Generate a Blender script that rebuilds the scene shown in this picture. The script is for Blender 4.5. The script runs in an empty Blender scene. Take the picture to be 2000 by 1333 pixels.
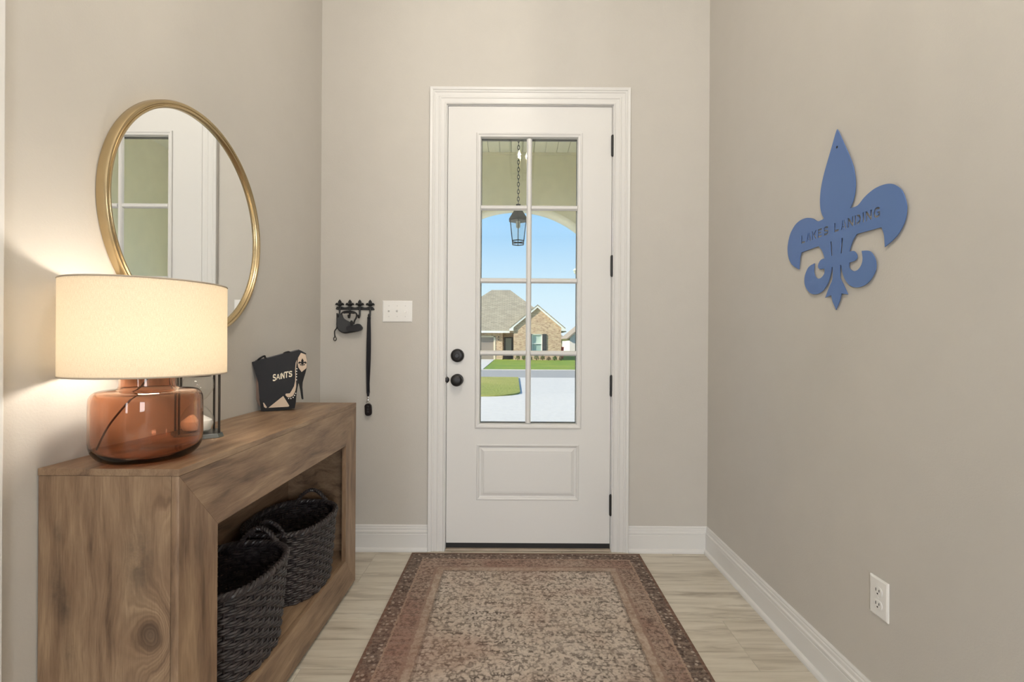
import bpy, bmesh, math, random
from mathutils import Vector, Matrix, noise as mnoise
random.seed(7)
R = math.radians
scn = bpy.context.scene
COL = scn.collection

# ------------------------------------------------------------------ camera
CAM_H = 1.158
cam_data = bpy.data.cameras.new('camera')
cam_data.sensor_width = 36.0
cam_data.lens = 36.0 * 930.0 / 2000.0
cam_data.shift_x = -4.0 / 2000.0
cam_data.shift_y = 4.5 / 2000.0
cam_data.clip_start = 0.02
cam_data.clip_end = 500
cam = bpy.data.objects.new('camera', cam_data)
COL.objects.link(cam)
cam.matrix_world = Matrix.Translation((0, 0, CAM_H)) @ Matrix.Rotation(R(90), 4, 'X') @ Matrix.Rotation(R(0.33), 4, 'Z')
scn.camera = cam

# ------------------------------------------------------------------ world, sun, exposure
scn.view_settings.view_transform = 'Standard'
scn.view_settings.look = 'None'
scn.view_settings.gamma = 1.0
scn.view_settings.use_curve_mapping = False
scn.view_settings.exposure = 0.10
scn.cycles.use_denoising = True
scn.cycles.use_light_tree = False
scn.cycles.max_bounces = 14
scn.cycles.transparent_max_bounces = 24
scn.cycles.sample_clamp_indirect = 8.0

world = bpy.data.worlds.new('World'); scn.world = world
world.use_nodes = True
wn = world.node_tree; wn.nodes.clear()
w_out = wn.nodes.new('ShaderNodeOutputWorld'); w_bg = wn.nodes.new('ShaderNodeBackground')
w_tc = wn.nodes.new('ShaderNodeTexCoord'); w_sep = wn.nodes.new('ShaderNodeSeparateXYZ')
w_rmp = wn.nodes.new('ShaderNodeValToRGB')
wn.links.new(w_tc.outputs['Generated'], w_sep.inputs[0])
wn.links.new(w_sep.outputs['Z'], w_rmp.inputs[0])
e = w_rmp.color_ramp.elements
e[0].position = 0.0; e[0].color = (0.80, 0.91, 0.99, 1)
e[1].position = 1.0; e[1].color = (0.10, 0.28, 0.66, 1)
for pos, c in ((0.10, (0.66, 0.86, 0.99, 1)), (0.25, (0.34, 0.64, 0.97, 1)), (0.5, (0.20, 0.45, 0.85, 1))):
    k = e.new(pos); k.color = c
wn.links.new(w_rmp.outputs[0], w_bg.inputs[0]); w_bg.inputs[1].default_value = 1.0
wn.links.new(w_bg.outputs[0], w_out.inputs[0])

def light(name, kind, energy, color, loc, rot=(0, 0, 0), **kw):
    d = bpy.data.lights.new(name, kind); d.energy = energy; d.color = color
    for k_, v_ in kw.items(): setattr(d, k_, v_)
    o = bpy.data.objects.new(name, d); COL.objects.link(o)
    o.location = loc; o.rotation_euler = rot
    return o
sun = light('sun_offscreen', 'SUN', 6.8, (1.0, 0.92, 0.78), (0, 30, 30), angle=R(0.6))
sun.rotation_euler = Vector((0.86, 0.34, -0.52)).to_track_quat('-Z', 'Y').to_euler()
# daylight entering by the two tall windows of the room behind the camera
REAR_WINDOWS = ((-3.1, -1.15), (1.75, 3.1))
for wa, wb in REAR_WINDOWS:
    light('window_rear_offscreen', 'AREA', 88.0 * (wb - wa), (0.94, 0.97, 1.0), ((wa + wb) / 2, -5.62, 1.55), (R(90), 0, 0),
          shape='RECTANGLE', size=wb - wa, size_y=2.2)

# ------------------------------------------------------------------ node helper and materials
class NT:
    def __init__(s, name):
        s.m = bpy.data.materials.new(name); s.m.use_nodes = True
        s.t = s.m.node_tree; s.t.nodes.clear()
        s.out = s.t.nodes.new('ShaderNodeOutputMaterial')
        s.tc = s.t.nodes.new('ShaderNodeTexCoord')
    def set(s, sock, v):
        if hasattr(v, 'is_output'): s.t.links.new(v, sock)
        elif isinstance(v, (tuple, list)) and len(v) == 3 and sock.type == 'RGBA': sock.default_value = (*v, 1)
        else: sock.default_value = v
    def n(s, typ, outp=0, **inp):
        nd = s.t.nodes.new(typ)
        for k, v in inp.items():
            if k.startswith('_'): setattr(nd, k[1:], v)
            else: s.set(nd.inputs[k.replace('__', ' ')], v)
        return nd.outputs[outp]
    def f(s, op, *a):
        nd = s.t.nodes.new('ShaderNodeMath'); nd.operation = op
        for i, v in enumerate(a): s.set(nd.inputs[i], v)
        return nd.outputs[0]
    def obj(s): return s.tc.outputs['Object']
    def xyz(s, v):
        nd = s.t.nodes.new('ShaderNodeSeparateXYZ'); s.set(nd.inputs[0], v); return nd.outputs
    def vec(s, x, y, z):
        nd = s.t.nodes.new('ShaderNodeCombineXYZ')
        for i, v in enumerate((x, y, z)): s.set(nd.inputs[i], v)
        return nd.outputs[0]
    def scale(s, v, sc):
        nd = s.t.nodes.new('ShaderNodeVectorMath'); nd.operation = 'MULTIPLY'
        s.set(nd.inputs[0], v); nd.inputs[1].default_value = sc; return nd.outputs[0]
    def noise(s, v, sc, det=3.0, rough=0.55, dist=0.0):
        return s.n('ShaderNodeTexNoise', 0, Vector=v, Scale=sc, Detail=det, Roughness=rough, Distortion=dist)
    def ramp(s, fac, stops):
        nd = s.t.nodes.new('ShaderNodeValToRGB'); s.set(nd.inputs[0], fac)
        el = nd.color_ramp.elements
        while len(el) < len(stops): el.new(0.5)
        for q, (p, c) in zip(el, stops):
            q.position = p; q.color = (*c, 1) if isinstance(c, (tuple, list)) else (c, c, c, 1)
        return nd.outputs[0]
    def mix(s, fac, a, b, mode='MIX'):
        nd = s.t.nodes.new('ShaderNodeMix'); nd.data_type = 'RGBA'; nd.blend_type = mode
        s.set(nd.inputs[0], fac); s.set(nd.inputs[6], a); s.set(nd.inputs[7], b)
        return nd.outputs[2]
    def bump(s, h, strength=0.2, dist=0.01):
        return s.n('ShaderNodeBump', 0, Height=h, Strength=strength, Distance=dist)
    def pbr(s, **k):
        b = s.t.nodes.new('ShaderNodeBsdfPrincipled')
        for a, v in k.items(): s.set(b.inputs[a.replace('__', ' ')], v)
        s.t.links.new(b.outputs[0], s.out.inputs[0]); return b
    def surf(s, sh): s.t.links.new(sh, s.out.inputs[0])

def srgb(r, g, b):
    return tuple(((c / 255) / 12.92 if c / 255 <= 0.04045 else ((c / 255 + 0.055) / 1.055) ** 2.4) for c in (r, g, b))

MATS = {}
def plain(name, col, rough=0.5, metal=0.0, bump_scale=None, bump_s=0.1, bump_d=0.002, var=0.0, **k):
    if name in MATS: return MATS[name]
    n = NT(name); c = col
    if var:
        nz = n.noise(n.obj(), 9.0, 4.0)
        c = n.mix(n.f('MULTIPLY', n.ramp(nz, ((0.3, 0.0), (0.7, 1.0))), 1.0), tuple(x * (1 - var) for x in col), tuple(min(1, x * (1 + var)) for x in col))
    kw = dict(Base__Color=c, Roughness=rough, Metallic=metal); kw.update(k)
    if bump_scale: kw['Normal'] = n.bump(n.noise(n.obj(), bump_scale, 3.0), bump_s, bump_d)
    n.pbr(**kw); MATS[name] = n.m
    return n.m

M_wall = plain('wall_paint', (0.560, 0.532, 0.490), 0.62, bump_scale=170, bump_s=0.22, bump_d=0.002, var=0.012)
M_ceil = plain('ceiling_paint', (0.78, 0.76, 0.72), 0.8, bump_scale=120, bump_s=0.2)
M_trim = plain('white_trim_paint', (0.72, 0.71, 0.695), 0.38)
M_door = plain('white_door_paint', (0.72, 0.71, 0.695), 0.42, bump_scale=60, bump_s=0.03)
M_black = plain('black_iron', (0.012, 0.012, 0.013), 0.45, bump_scale=140, bump_s=0.15, bump_d=0.001)
M_knob = plain('dark_bronze', (0.028, 0.027, 0.028), 0.36, 0.6)
M_plate = plain('white_plastic', (0.82, 0.81, 0.79), 0.3)
M_slot_shade = plain('slot_shade_black', (0.02, 0.02, 0.02), 0.7)
M_grout = plain('grout', (0.50, 0.46, 0.39), 0.8, bump_scale=200)
M_sill = plain('threshold_wood', (0.40, 0.33, 0.26), 0.55, var=0.15)
M_rubber = plain('black_rubber', (0.014, 0.014, 0.015), 0.6)
M_brass = plain('brushed_brass', (0.54, 0.42, 0.245), 0.27, 1.0, bump_scale=90, bump_s=0.04, var=0.08)
M_mirror = plain('mirror_silver', (0.93, 0.94, 0.93), 0.0, 1.0)

def glass_thin(name, tint, ior=1.45, rough=0.0):
    n = NT(name)
    tr = n.n('ShaderNodeBsdfTransparent', 0, Color=tint)
    gl = n.n('ShaderNodeBsdfGlossy', 0, Color=(1, 1, 1), Roughness=rough)
    fr = n.f('ADD', 0.035, n.f('MULTIPLY', n.f('POWER', n.n('ShaderNodeLayerWeight', 1, Blend=0.5), 5.0), 0.8))
    nd = n.t.nodes.new('ShaderNodeMixShader')
    n.t.links.new(fr, nd.inputs[0]); n.t.links.new(tr, nd.inputs[1]); n.t.links.new(gl, nd.inputs[2])
    n.surf(nd.outputs[0]); return n.m
M_glass = glass_thin('door_glass', (0.985, 0.995, 0.985))
M_clear = glass_thin('clear_glass', (0.96, 0.97, 0.97))

def m_wood(name, along, across, knots=(), smudges=(), tint=(1, 1, 1)):
    """wood print: grain runs along one object axis, rings curve round knots"""
    n = NT(name); s = n.xyz(n.obj())
    A = s[along]; C = s[across]; T = s[3 - along - across]
    base = n.vec(n.f('MULTIPLY', A, 1.0), n.f('MULTIPLY', C, 5.0), n.f('MULTIPLY', T, 5.0))
    warp = n.noise(base, 2.4, 3.0)
    field = n.f('ADD', C, n.f('MULTIPLY', n.f('SUBTRACT', warp, 0.5), 0.085))
    dark = n.f('MULTIPLY', 0.0, 1.0); rw = n.f('MULTIPLY', 0.12, 1.0)
    gauss = lambda r2, k: n.f('POWER', 2.718, n.f('MULTIPLY', r2, k))
    for (ka, kc, sz, st) in knots:
        da = n.f('SUBTRACT', A, ka); dc = n.f('SUBTRACT', C, kc)
        r = n.f('SQRT', n.f('ADD', n.f('MULTIPLY', n.f('MULTIPLY', da, da), 0.5), n.f('MULTIPLY', dc, dc)))
        r = n.f('ADD', r, n.f('MULTIPLY', n.f('SUBTRACT', n.noise(n.obj(), 13.0, 3.0), 0.5), 0.022))
        w = gauss(n.f('MULTIPLY', r, r), -1.0 / (sz * sz))
        field = n.f('ADD', n.f('MULTIPLY', field, n.f('SUBTRACT', 1.0, w)), n.f('MULTIPLY', r, w))
        rw = n.f('ADD', rw, n.f('MULTIPLY', w, 0.45))
        dark = n.f('ADD', dark, n.f('MULTIPLY', gauss(n.f('MULTIPLY', r, r), -16.0 / (sz * sz)), st))
    rag = n.noise(n.scale(n.obj(), (1, 1, 1)), 24.0, 5.0, 0.7)
    for (ka, kc, sz, st) in smudges:
        da = n.f('SUBTRACT', A, ka); dc = n.f('SUBTRACT', n.f('ADD', C, n.f('MULTIPLY', n.f('SUBTRACT', warp, 0.5), 0.05)), kc)
        r2 = n.f('ADD', n.f('MULTIPLY', n.f('MULTIPLY', da, da), 0.16), n.f('MULTIPLY', dc, dc))
        dark = n.f('ADD', dark, n.f('MULTIPLY', n.f('MULTIPLY', gauss(r2, -1.0 / (sz * sz)), st), n.ramp(rag, ((0.35, 0.35), (0.6, 1.0)))))
    ring = n.f('SINE', n.f('ADD', n.f('MULTIPLY', field, 760.0), n.f('MULTIPLY', warp, 6.0)))
    ring = n.f('ADD', n.f('MULTIPLY', ring, 0.5), 0.5)
    broad = n.noise(n.vec(n.f('MULTIPLY', A, 2.2), n.f('MULTIPLY', field, 15.0), n.f('MULTIPLY', T, 5.0)), 1.6, 5.0, 0.6)
    mid = n.noise(n.vec(n.f('MULTIPLY', A, 5.0), n.f('MULTIPLY', field, 120.0), n.f('MULTIPLY', T, 60.0)), 1.0, 3.0, 0.6)
    fine = n.noise(n.vec(n.f('MULTIPLY', A, 14.0), n.f('MULTIPLY', C, 480.0), n.f('MULTIPLY', T, 200.0)), 1.0, 3.0, 0.7)
    c = n.ramp(broad, ((0.30, (0.098, 0.060, 0.037)), (0.45, (0.190, 0.122, 0.076)), (0.58, (0.245, 0.166, 0.105)), (0.75, (0.335, 0.235, 0.148))))
    c = n.mix(n.f('MULTIPLY', ring, rw), c, n.mix(1.0, c, (0.56, 0.51, 0.47), 'MULTIPLY'))
    c = n.mix(n.f('MULTIPLY', n.ramp(mid, ((0.40, 0.0), (0.66, 1.0))), 0.30), c, n.mix(1.0, c, (0.62, 0.58, 0.55), 'MULTIPLY'))
    c = n.mix(n.f('MULTIPLY', n.ramp(fine, ((0.46, 0.0), (0.60, 1.0))), 0.34), c, n.mix(1.0, c, (0.60, 0.56, 0.53), 'MULTIPLY'))
    c = n.mix(n.f('MINIMUM', dark, 0.85), c, (0.055, 0.038, 0.028))
    c = n.mix(1.0, c, tint, 'MULTIPLY')
    n.pbr(Base__Color=c, Roughness=n.f('ADD', 0.34, n.f('MULTIPLY', fine, 0.16)), Normal=n.bump(n.f('ADD', fine, n.f('MULTIPLY', mid, 0.5)), 0.10, 0.002))
    return n.m

# ------------------------------------------------------------------ mesh builder and object helpers
WLOC = {}
class MB:
    def __init__(s): s.v = []; s.f = []
    def add(s, vs, fs):
        o = len(s.v); s.v += [tuple(v) for v in vs]; s.f += [tuple(i + o for i in q) for q in fs]; return s
    def box(s, x0, x1, y0, y1, z0, z1):
        return s.add([(x, y, z) for z in (z0, z1) for y in (y0, y1) for x in (x0, x1)],
                     [(0, 2, 3, 1), (4, 5, 7, 6), (0, 1, 5, 4), (2, 6, 7, 3), (0, 4, 6, 2), (1, 3, 7, 5)])
    def tube(s, pts, r, n=8, closed=False, caps=True):
        pts = [Vector(p) for p in pts]; m = len(pts)
        rr = r if isinstance(r, (list, tuple)) else [r] * m
        rings = []; up = None
        for i, p in enumerate(pts):
            a = pts[(i - 1) % m] if (closed or i > 0) else p
            b = pts[(i + 1) % m] if (closed or i < m - 1) else p
            t = (b - a).normalized()
            if up is None:
                up = Vector((0, 0, 1)) if abs(t.z) < 0.9 else Vector((1, 0, 0))
            sx = t.cross(up)
            if sx.length < 1e-5: sx = t.cross(Vector((0, 1, 0.3)))
            sx.normalize(); sy = sx.cross(t); up = sy
            rings.append([p + (sx * math.cos(2 * math.pi * k / n) + sy * math.sin(2 * math.pi * k / n)) * rr[i] for k in range(n)])
        vs = [q for g in rings for q in g]; fs = []
        for i in range(m if closed else m - 1):
            j = (i + 1) % m
            for k in range(n):
                fs.append((i * n + k, i * n + (k + 1) % n, j * n + (k + 1) % n, j * n + k))
        if caps and not closed:
            fs.append(tuple(range(n - 1, -1, -1))); fs.append(tuple((m - 1) * n + k for k in range(n)))
        return s.add(vs, fs)
    def lathe(s, prof, n=48, c=(0, 0, 0), axis='Z', closed=False):
        vs = []; m = len(prof)
        for (r, h) in prof:
            for k in range(n):
                a = 2 * math.pi * k / n; x, y = r * math.cos(a), r * math.sin(a)
                p = {'Z': (x, y, h), 'Y': (x, h, -y), 'X': (h, x, y)}[axis]
                vs.append((p[0] + c[0], p[1] + c[1], p[2] + c[2]))
        fs = []
        for i in range(m if closed else m - 1):
            j = (i + 1) % m
            for k in range(n):
                fs.append((i * n + k, i * n + (k + 1) % n, j * n + (k + 1) % n, j * n + k))
        return s.add(vs, fs)
    def prof_x(s, prof, x0, x1):
        """closed (y, z) profile swept along x"""
        n = len(prof); vs = [(x, y, z) for x in (x0, x1) for (y, z) in prof]
        fs = [(k, (k + 1) % n, n + (k + 1) % n, n + k) for k in range(n)] + [tuple(range(n - 1, -1, -1)), tuple(range(n, 2 * n))]
        return s.add(vs, fs)
    def prof_y(s, prof, y0, y1):
        n = len(prof); vs = [(x, y, z) for y in (y0, y1) for (x, z) in prof]
        fs = [((k + 1) % n, k, n + k, n + (k + 1) % n) for k in range(n)] + [tuple(range(n)), tuple(range(2 * n - 1, n - 1, -1))]
        return s.add(vs, fs)
    def build(s, name, mat, parent=None, smooth=False, bevel=0.0, seg=2, local=False):
        off = Vector((0, 0, 0)) if (parent is None or local) else WLOC.get(parent.name, Vector((0, 0, 0)))
        me = bpy.data.meshes.new(name)
        me.from_pydata([tuple(Vector(v) - off) for v in s.v], [], s.f)
        bm = bmesh.new(); bm.from_mesh(me)
        bmesh.ops.remove_doubles(bm, verts=bm.verts, dist=1e-6)
        bmesh.ops.recalc_face_normals(bm, faces=bm.faces)
        bm.to_mesh(me); bm.free()
        return finish(name, me, mat, parent, smooth, bevel, seg)

def finish(name, me, mat, parent=None, smooth=False, bevel=0.0, seg=2):
    me.materials.clear(); me.materials.append(mat)
    o = bpy.data.objects.new(name, me); COL.objects.link(o)
    if smooth:
        for p in me.polygons: p.use_smooth = True
        try: me.set_sharp_from_angle(angle=R(40))
        except Exception: pass
    if bevel:
        b = o.modifiers.new('bevel', 'BEVEL'); b.width = bevel; b.segments = seg; b.limit_method = 'ANGLE'; b.angle_limit = R(35)
    if parent is not None:
        o.parent = parent; WLOC[o.name] = WLOC.get(parent.name, Vector((0, 0, 0)))
    else: WLOC[o.name] = Vector((0, 0, 0))
    return o

def tag(o, label=None, cat=None, group=None, kind=None):
    if label: o['label'] = label
    if cat: o['category'] = cat
    if group: o['group'] = group
    if kind: o['kind'] = kind
    return o
def thing(name, loc, label, cat, group=None, rotz=0.0):
    o = bpy.data.objects.new(name, None); COL.objects.link(o); o.empty_display_size = 0.05
    o.location = loc; o.rotation_euler = (0, 0, rotz); WLOC[o.name] = Vector(loc)
    return tag(o, label, cat, group)
def struct(o): o['kind'] = 'structure'; return o
def box(name, mat, dims, parent=None, bevel=0.0, local=False):
    return MB().box(*dims).build(name, mat, parent, bevel=bevel, local=local)

def flat(splines, depth, plane, at=0.0):
    """closed 2-D outlines (holes by overlap) filled and extruded -> mesh; plane maps (a, b, d) to xyz"""
    cu = bpy.data.curves.new('outline', 'CURVE'); cu.dimensions = '2D'; cu.fill_mode = 'BOTH'; cu.extrude = depth / 2
    for pts in splines:
        sp = cu.splines.new('POLY'); sp.points.add(len(pts) - 1); sp.use_cyclic_u = True
        for q, (a, b) in zip(sp.points, pts): q.co = (a, b, 0, 1)
    ob = bpy.data.objects.new('outline', cu); COL.objects.link(ob)
    dg = bpy.context.evaluated_depsgraph_get(); dg.update()
    me = bpy.data.meshes.new_from_object(ob.evaluated_get(dg))
    bpy.data.objects.remove(ob); bpy.data.curves.remove(cu)
    for v in me.vertices: v.co = plane(v.co.x, v.co.y, v.co.z + at)
    bm = bmesh.new(); bm.from_mesh(me)
    bmesh.ops.remove_doubles(bm, verts=bm.verts, dist=1e-6)
    bmesh.ops.recalc_face_normals(bm, faces=bm.faces); bm.to_mesh(me); bm.free()
    return me
def smooth_loop(pts, it=2, closed=True):
    for _ in range(it):
        q = []; m = len(pts)
        for i in range(m if closed else m - 1):
            a, b = pts[i], pts[(i + 1) % m]
            q += [(a[0] * .75 + b[0] * .25, a[1] * .75 + b[1] * .25), (a[0] * .25 + b[0] * .75, a[1] * .25 + b[1] * .75)]
        pts = q if closed else [pts[0]] + q + [pts[-1]]
    return pts
def spline(pts, n=6):
    """Catmull-Rom through open 2-D/3-D points"""
    P = [Vector(p) for p in pts]; out = []
    for i in range(len(P) - 1):
        p0 = P[max(i - 1, 0)]; p1 = P[i]; p2 = P[i + 1]; p3 = P[min(i + 2, len(P) - 1)]
        for k in range(n):
            t = k / n
            out.append(0.5 * ((2 * p1) + (p2 - p0) * t + (2 * p0 - 5 * p1 + 4 * p2 - p3) * t * t + (3 * p1 - p0 - 3 * p2 + p3) * t ** 3))
    out.append(P[-1]); return [tuple(p) for p in out]

# ================================================================== the setting: room shell
XL, XR, YB, ZC = -1.080, 1.082, 2.655, 3.66
def m_tile():
    n = NT('wood_look_tile'); s = n.xyz(n.obj())
    rnd = n.n('ShaderNodeObjectInfo', 5)
    sh = n.f('MULTIPLY', rnd, 37.0)
    v = n.vec(n.f('ADD', n.f('MULTIPLY', s[0], 2.2), sh), n.f('ADD', n.f('MULTIPLY', s[1], 26.0), sh), sh)
    a = n.noise(v, 1.0, 5.0, 0.6, 0.7)
    v2 = n.vec(n.f('ADD', n.f('MULTIPLY', s[0], 1.2), sh), n.f('ADD', n.f('MULTIPLY', s[1], 9.0), sh), sh)
    b = n.noise(v2, 1.0, 4.0, 0.6, 1.2)
    c = n.ramp(a, ((0.28, (0.31, 0.265, 0.205)), (0.42, (0.55, 0.50, 0.415)), (0.56, (0.66, 0.61, 0.515)), (0.75, (0.72, 0.675, 0.585))))
    st = n.ramp(b, ((0.57, 0.0), (0.66, 0.42), (0.70, 0.0)))
    c = n.mix(st, c, (0.23, 0.185, 0.14))
    c = n.mix(n.f('MULTIPLY', rnd, 0.16), c, (0.42, 0.34, 0.25))
    n.pbr(Base__Color=c, Roughness=0.33, Normal=n.bump(a, 0.05, 0.002)); return n.m
M_tile = m_tile()
floor = struct(MB().box(-3.3, 3.3, -5.7, YB + 0.16, -0.06, -0.0015).build('floor', M_grout))
TW, TH, GAP = 0.6096, 0.3048, 0.0028
offs = {-1: 0.4706, 0: 0.2704, 1: 0.0672}
tile_mesh = {}
for k in range(-9, 4):
    y0, y1 = 1.689 + k * TH, 1.689 + (k + 1) * TH
    y1 = min(y1, YB + 0.002)
    if y1 - y0 < 0.01: continue
    off = offs[((k + 1) % 3) - 1]
    x = off - 4 * TW
    while x < XR:
        xa, xb = max(x, XL), min(x + TW, XR)
        if xb - xa > 0.01:
            key = (round(xb - xa, 3), round(y1 - y0, 3))
            if key not in tile_mesh:
                w, h = (xb - xa) / 2 - GAP / 2, (y1 - y0) / 2 - GAP / 2
                o = MB().box(-w, w, -h, h, -0.006, 0.0).build('tile', M_tile, floor, bevel=0.0012, local=True)
                tile_mesh[key] = o.data
            else:
                o = bpy.data.objects.new('tile', tile_mesh[key]); COL.objects.link(o); o.parent = floor
                bv = o.modifiers.new('bevel', 'BEVEL'); bv.width = 0.0012; bv.segments = 2
            o.location = ((xa + xb) / 2, (y0 + y1) / 2, 0.0)
        x += TW

DX0, DX1, DZ0, DZ1 = -0.374, 0.540, 0.042, 2.480          # door slab
JX0, JX1, JZ = DX0 - 0.003, DX1 + 0.003, DZ1 + 0.003      # inner faces of the jamb
WT = 0.16
struct(MB().box(XL - WT, JX0 - 0.02, YB, YB + WT, 0, ZC).box(JX1 + 0.02, XR + WT, YB, YB + WT, 0, ZC)
       .box(JX0 - 0.02, JX1 + 0.02, YB, YB + WT, JZ + 0.02, ZC).build('wall_back', M_wall))
struct(MB().box(XL - WT, XL, 0.906, YB, 0, ZC).box(XL - WT, XL, 0.0, 0.906, 2.47, ZC).box(XL - WT, XL, -0.9, 0.0, 0, ZC).build('wall_left', M_wall))
struct(MB().box(XR, XR + WT, -0.9, YB, 0, ZC).build('wall_right', M_wall))
struct(MB().box(-3.45, 3.45, -5.85, YB + WT, ZC, ZC + 0.1).build('ceiling', M_ceil))
struct(MB().box(-3.3, XL - WT, -1.06, -0.9, 0, ZC).build('wall_foyer_left', M_wall))
struct(MB().box(XR + WT, 3.3, -1.06, -0.9, 0, ZC).build('wall_foyer_right', M_wall))
struct(MB().box(-3.45, -3.3, -5.85, -0.9, 0, ZC).build('wall_room_left', M_wall))
struct(MB().box(3.3, 3.45, -5.85, -0.9, 0, ZC).build('wall_room_right', M_wall))
rear = MB()
for a, b in ((-3.3, -3.1), (-1.15, 1.75), (3.1, 3.3)): rear.box(a, b, -5.85, -5.7, 0, ZC)
for wa, wb in REAR_WINDOWS: rear.box(wa, wb, -5.85, -5.7, 0, 0.45).box(wa, wb, -5.85, -5.7, 2.65, ZC)
struct(rear.build('wall_rear', M_wall))
for i, (wa, wb) in enumerate(REAR_WINDOWS):
    f = MB()
    for a, b in ((wa, wa + .06), (wb - .06, wb)): f.box(a, b, -5.82, -5.72, 0.45, 2.65)
    for a, b in ((.45, .52), (1.5, 1.56), (2.58, 2.65)): f.box(wa + .06, wb - .06, -5.82, -5.72, a, b)
    w_ = struct(f.build('window_%d' % (i + 1), M_trim))
    for a, b in ((.52, 1.5), (1.56, 2.58)):
        box('glass_pane', M_glass, (wa + .06, wb - .06, -5.775, -5.769, a, b), w_)

BASE = [(0, 0), (.027, 0), (.027, .008), (.024, .016), (.018, .0205), (.0145, .0215), (.0145, .094), (.012, .097), (.0145, .101),
        (.0145, .110), (.0085, .1145), (.0085, .127), (.006, .131), (.0065, .137), (.003, .1435), (0, .1435)]
CW = 0.0925                                               # width of the door casing
struct(MB().prof_x([(YB - d, z) for d, z in BASE], XL, JX0 - 0.004 - CW).build('baseboard_back_left', M_trim))
struct(MB().prof_x([(YB - d, z) for d, z in BASE], JX1 + 0.004 + CW, XR).build('baseboard_back_right', M_trim))
struct(MB().prof_y([(XR - d, z) for d, z in BASE], -0.9, YB).build('baseboard_right', M_trim))
struct(MB().prof_y([(XL + d, z) for d, z in BASE], -0.9, -0.115).build('baseboard_left', M_trim))

CASE = [(0, 0), (0, .010), (.004, .013), (.008, .013), (.011, .010), (.030, .011), (.034, .014), (.040, .014), (.044, .012), (.062, .013),
        (.066, .0165), (.071, .0165), (.074, .015), (.078, .019), (CW - .003, .021), (CW, .019), (CW, 0)]
def casing(name, a0, a1, zt, place):
    vs = []; n = len(CASE)
    for w, d in CASE:
        for a, z in ((a0 - w, 0.0), (a0 - w, zt + w), (a1 + w, zt + w), (a1 + w, 0.0)): vs.append(place(a, z, d))
    fs = []
    for i in range(n):
        j = (i + 1) % n
        for k in range(3): fs.append((i * 4 + k, i * 4 + k + 1, j * 4 + k + 1, j * 4 + k))
    fs.append(tuple(i * 4 for i in range(n))); fs.append(tuple(i * 4 + 3 for i in range(n)))
    return struct(MB().add(vs, fs).build(name, M_trim))
casing('trim_1', JX0 - 0.004, JX1 + 0.004, JZ + 0.004, lambda a, z, d: (a, YB - d, z))
casing('trim_2', 0.0075, 0.8975, 2.455, lambda a, z, d: (XL + d, a, z))

# ---- front door
def rings(mb, x0, x1, z0, z1, prof, Y, cap=False):
    """nested rectangles: (inset, height towards the room)"""
    vs = []
    for i, h in prof:
        vs += [(x0 + i, Y - h, z0 + i), (x1 - i, Y - h, z0 + i), (x1 - i, Y - h, z1 - i), (x0 + i, Y - h, z1 - i)]
    fs = []
    for q in range(len(prof) - 1):
        for k in range(4):
            a, b = q * 4 + k, q * 4 + (k + 1) % 4
            fs.append((a, b, b + 4, a + 4))
    if cap: m = (len(prof) - 1) * 4; fs.append((m, m + 1, m + 2, m + 3))
    return mb.add(vs, fs)
YD = YB + 0.004
YS = YD + 0.045
door = thing('door_1', ((DX0 + DX1) / 2, YD, 0), None, None); door['kind'] = 'structure'
jamb = MB().box(JX0 - 0.0195, JX0, YB + 0.001, YB + WT, 0.0, JZ).box(JX1, JX1 + 0.0195, YB + 0.001, YB + WT, 0.0, JZ)
jamb.box(JX0 - 0.0195, JX1 + 0.0195, YB + 0.001, YB + WT, JZ, JZ + 0.0195)
jamb.box(JX0, JX0 + 0.012, YS + 0.004, YS + 0.05, 0.0, JZ).box(JX1 - 0.012, JX1, YS + 0.004, YS + 0.05, 0.0, JZ).box(JX0, JX1, YS + 0.004, YS + 0.05, JZ - 0.012, JZ)
jamb.build('jamb', M_trim, door)
GX0, GX1, GZ0, GZ1 = -0.189, 0.349, 0.713, 2.303           # visible glass
FX0, FX1, FZ0, FZ1 = GX0 - .027, GX1 + .027, GZ0 - .031, GZ1 + .031
PX0, PX1, PZ0, PZ1 = -0.206, 0.366, 0.281, 0.594
rect = lambda a, b, c, d: [(a, c), (b, c), (b, d), (a, d)]
me = flat([rect(DX0, DX1, DZ0, DZ1), rect(FX0 + .012, FX1 - .012, FZ0 + .012, FZ1 - .012), rect(PX0, PX1, PZ0, PZ1)], 0.045,
          lambda a, b, d: (a - door.location.x, d + 0.0225, b))
finish('slab', me, M_door, door)
mb = MB()
rings(mb, FX0, FX1, FZ0, FZ1, [(0, 0), (0, .004), (.003, .008), (.008, .0095), (.012, .008), (.014, .0055), (.020, .005), (.023, .0035), (.0255, -.002), (.0255, -.016), (.027, -.018), (.027, -.03)], YD)
mb.build('window_frame', M_door, door)
mb = MB(); rings(mb, PX0, PX1, PZ0, PZ1, [(0, 0), (.003, .0035), (.007, .004), (.012, .001), (.017, -.007), (.021, -.008), (.024, -.0075), (.040, .0005), (.0415, -.001), (.043, .0005), (.05, .001)], YD, True)
mb.build('raised_panel', M_door, door)
mw = 0.030
def muntin_prof(c, h=mw / 2): return [(c - h, .012), (c - h + .004, .003), (c - h + .009, -.002), (c + h - .009, -.002), (c + h - .004, .003), (c + h, .012)]
gcx = (GX0 + GX1) / 2; dz = (GZ1 - GZ0 + 0.0) / 4
zs = [GZ0 + dz * i for i in range(5)]
zs[1] = 1.103; zs[2] = 1.509; zs[3] = 1.917
mb = MB(); pr = [(x, YD + y) for x, y in muntin_prof(gcx)]
n_ = len(pr); mb.add([(x, y, z) for z in (GZ0, GZ1) for x, y in pr], [(k, (k + 1) % n_, n_ + (k + 1) % n_, n_ + k) for k in range(n_)]).build('muntin', M_door, door)
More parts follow.
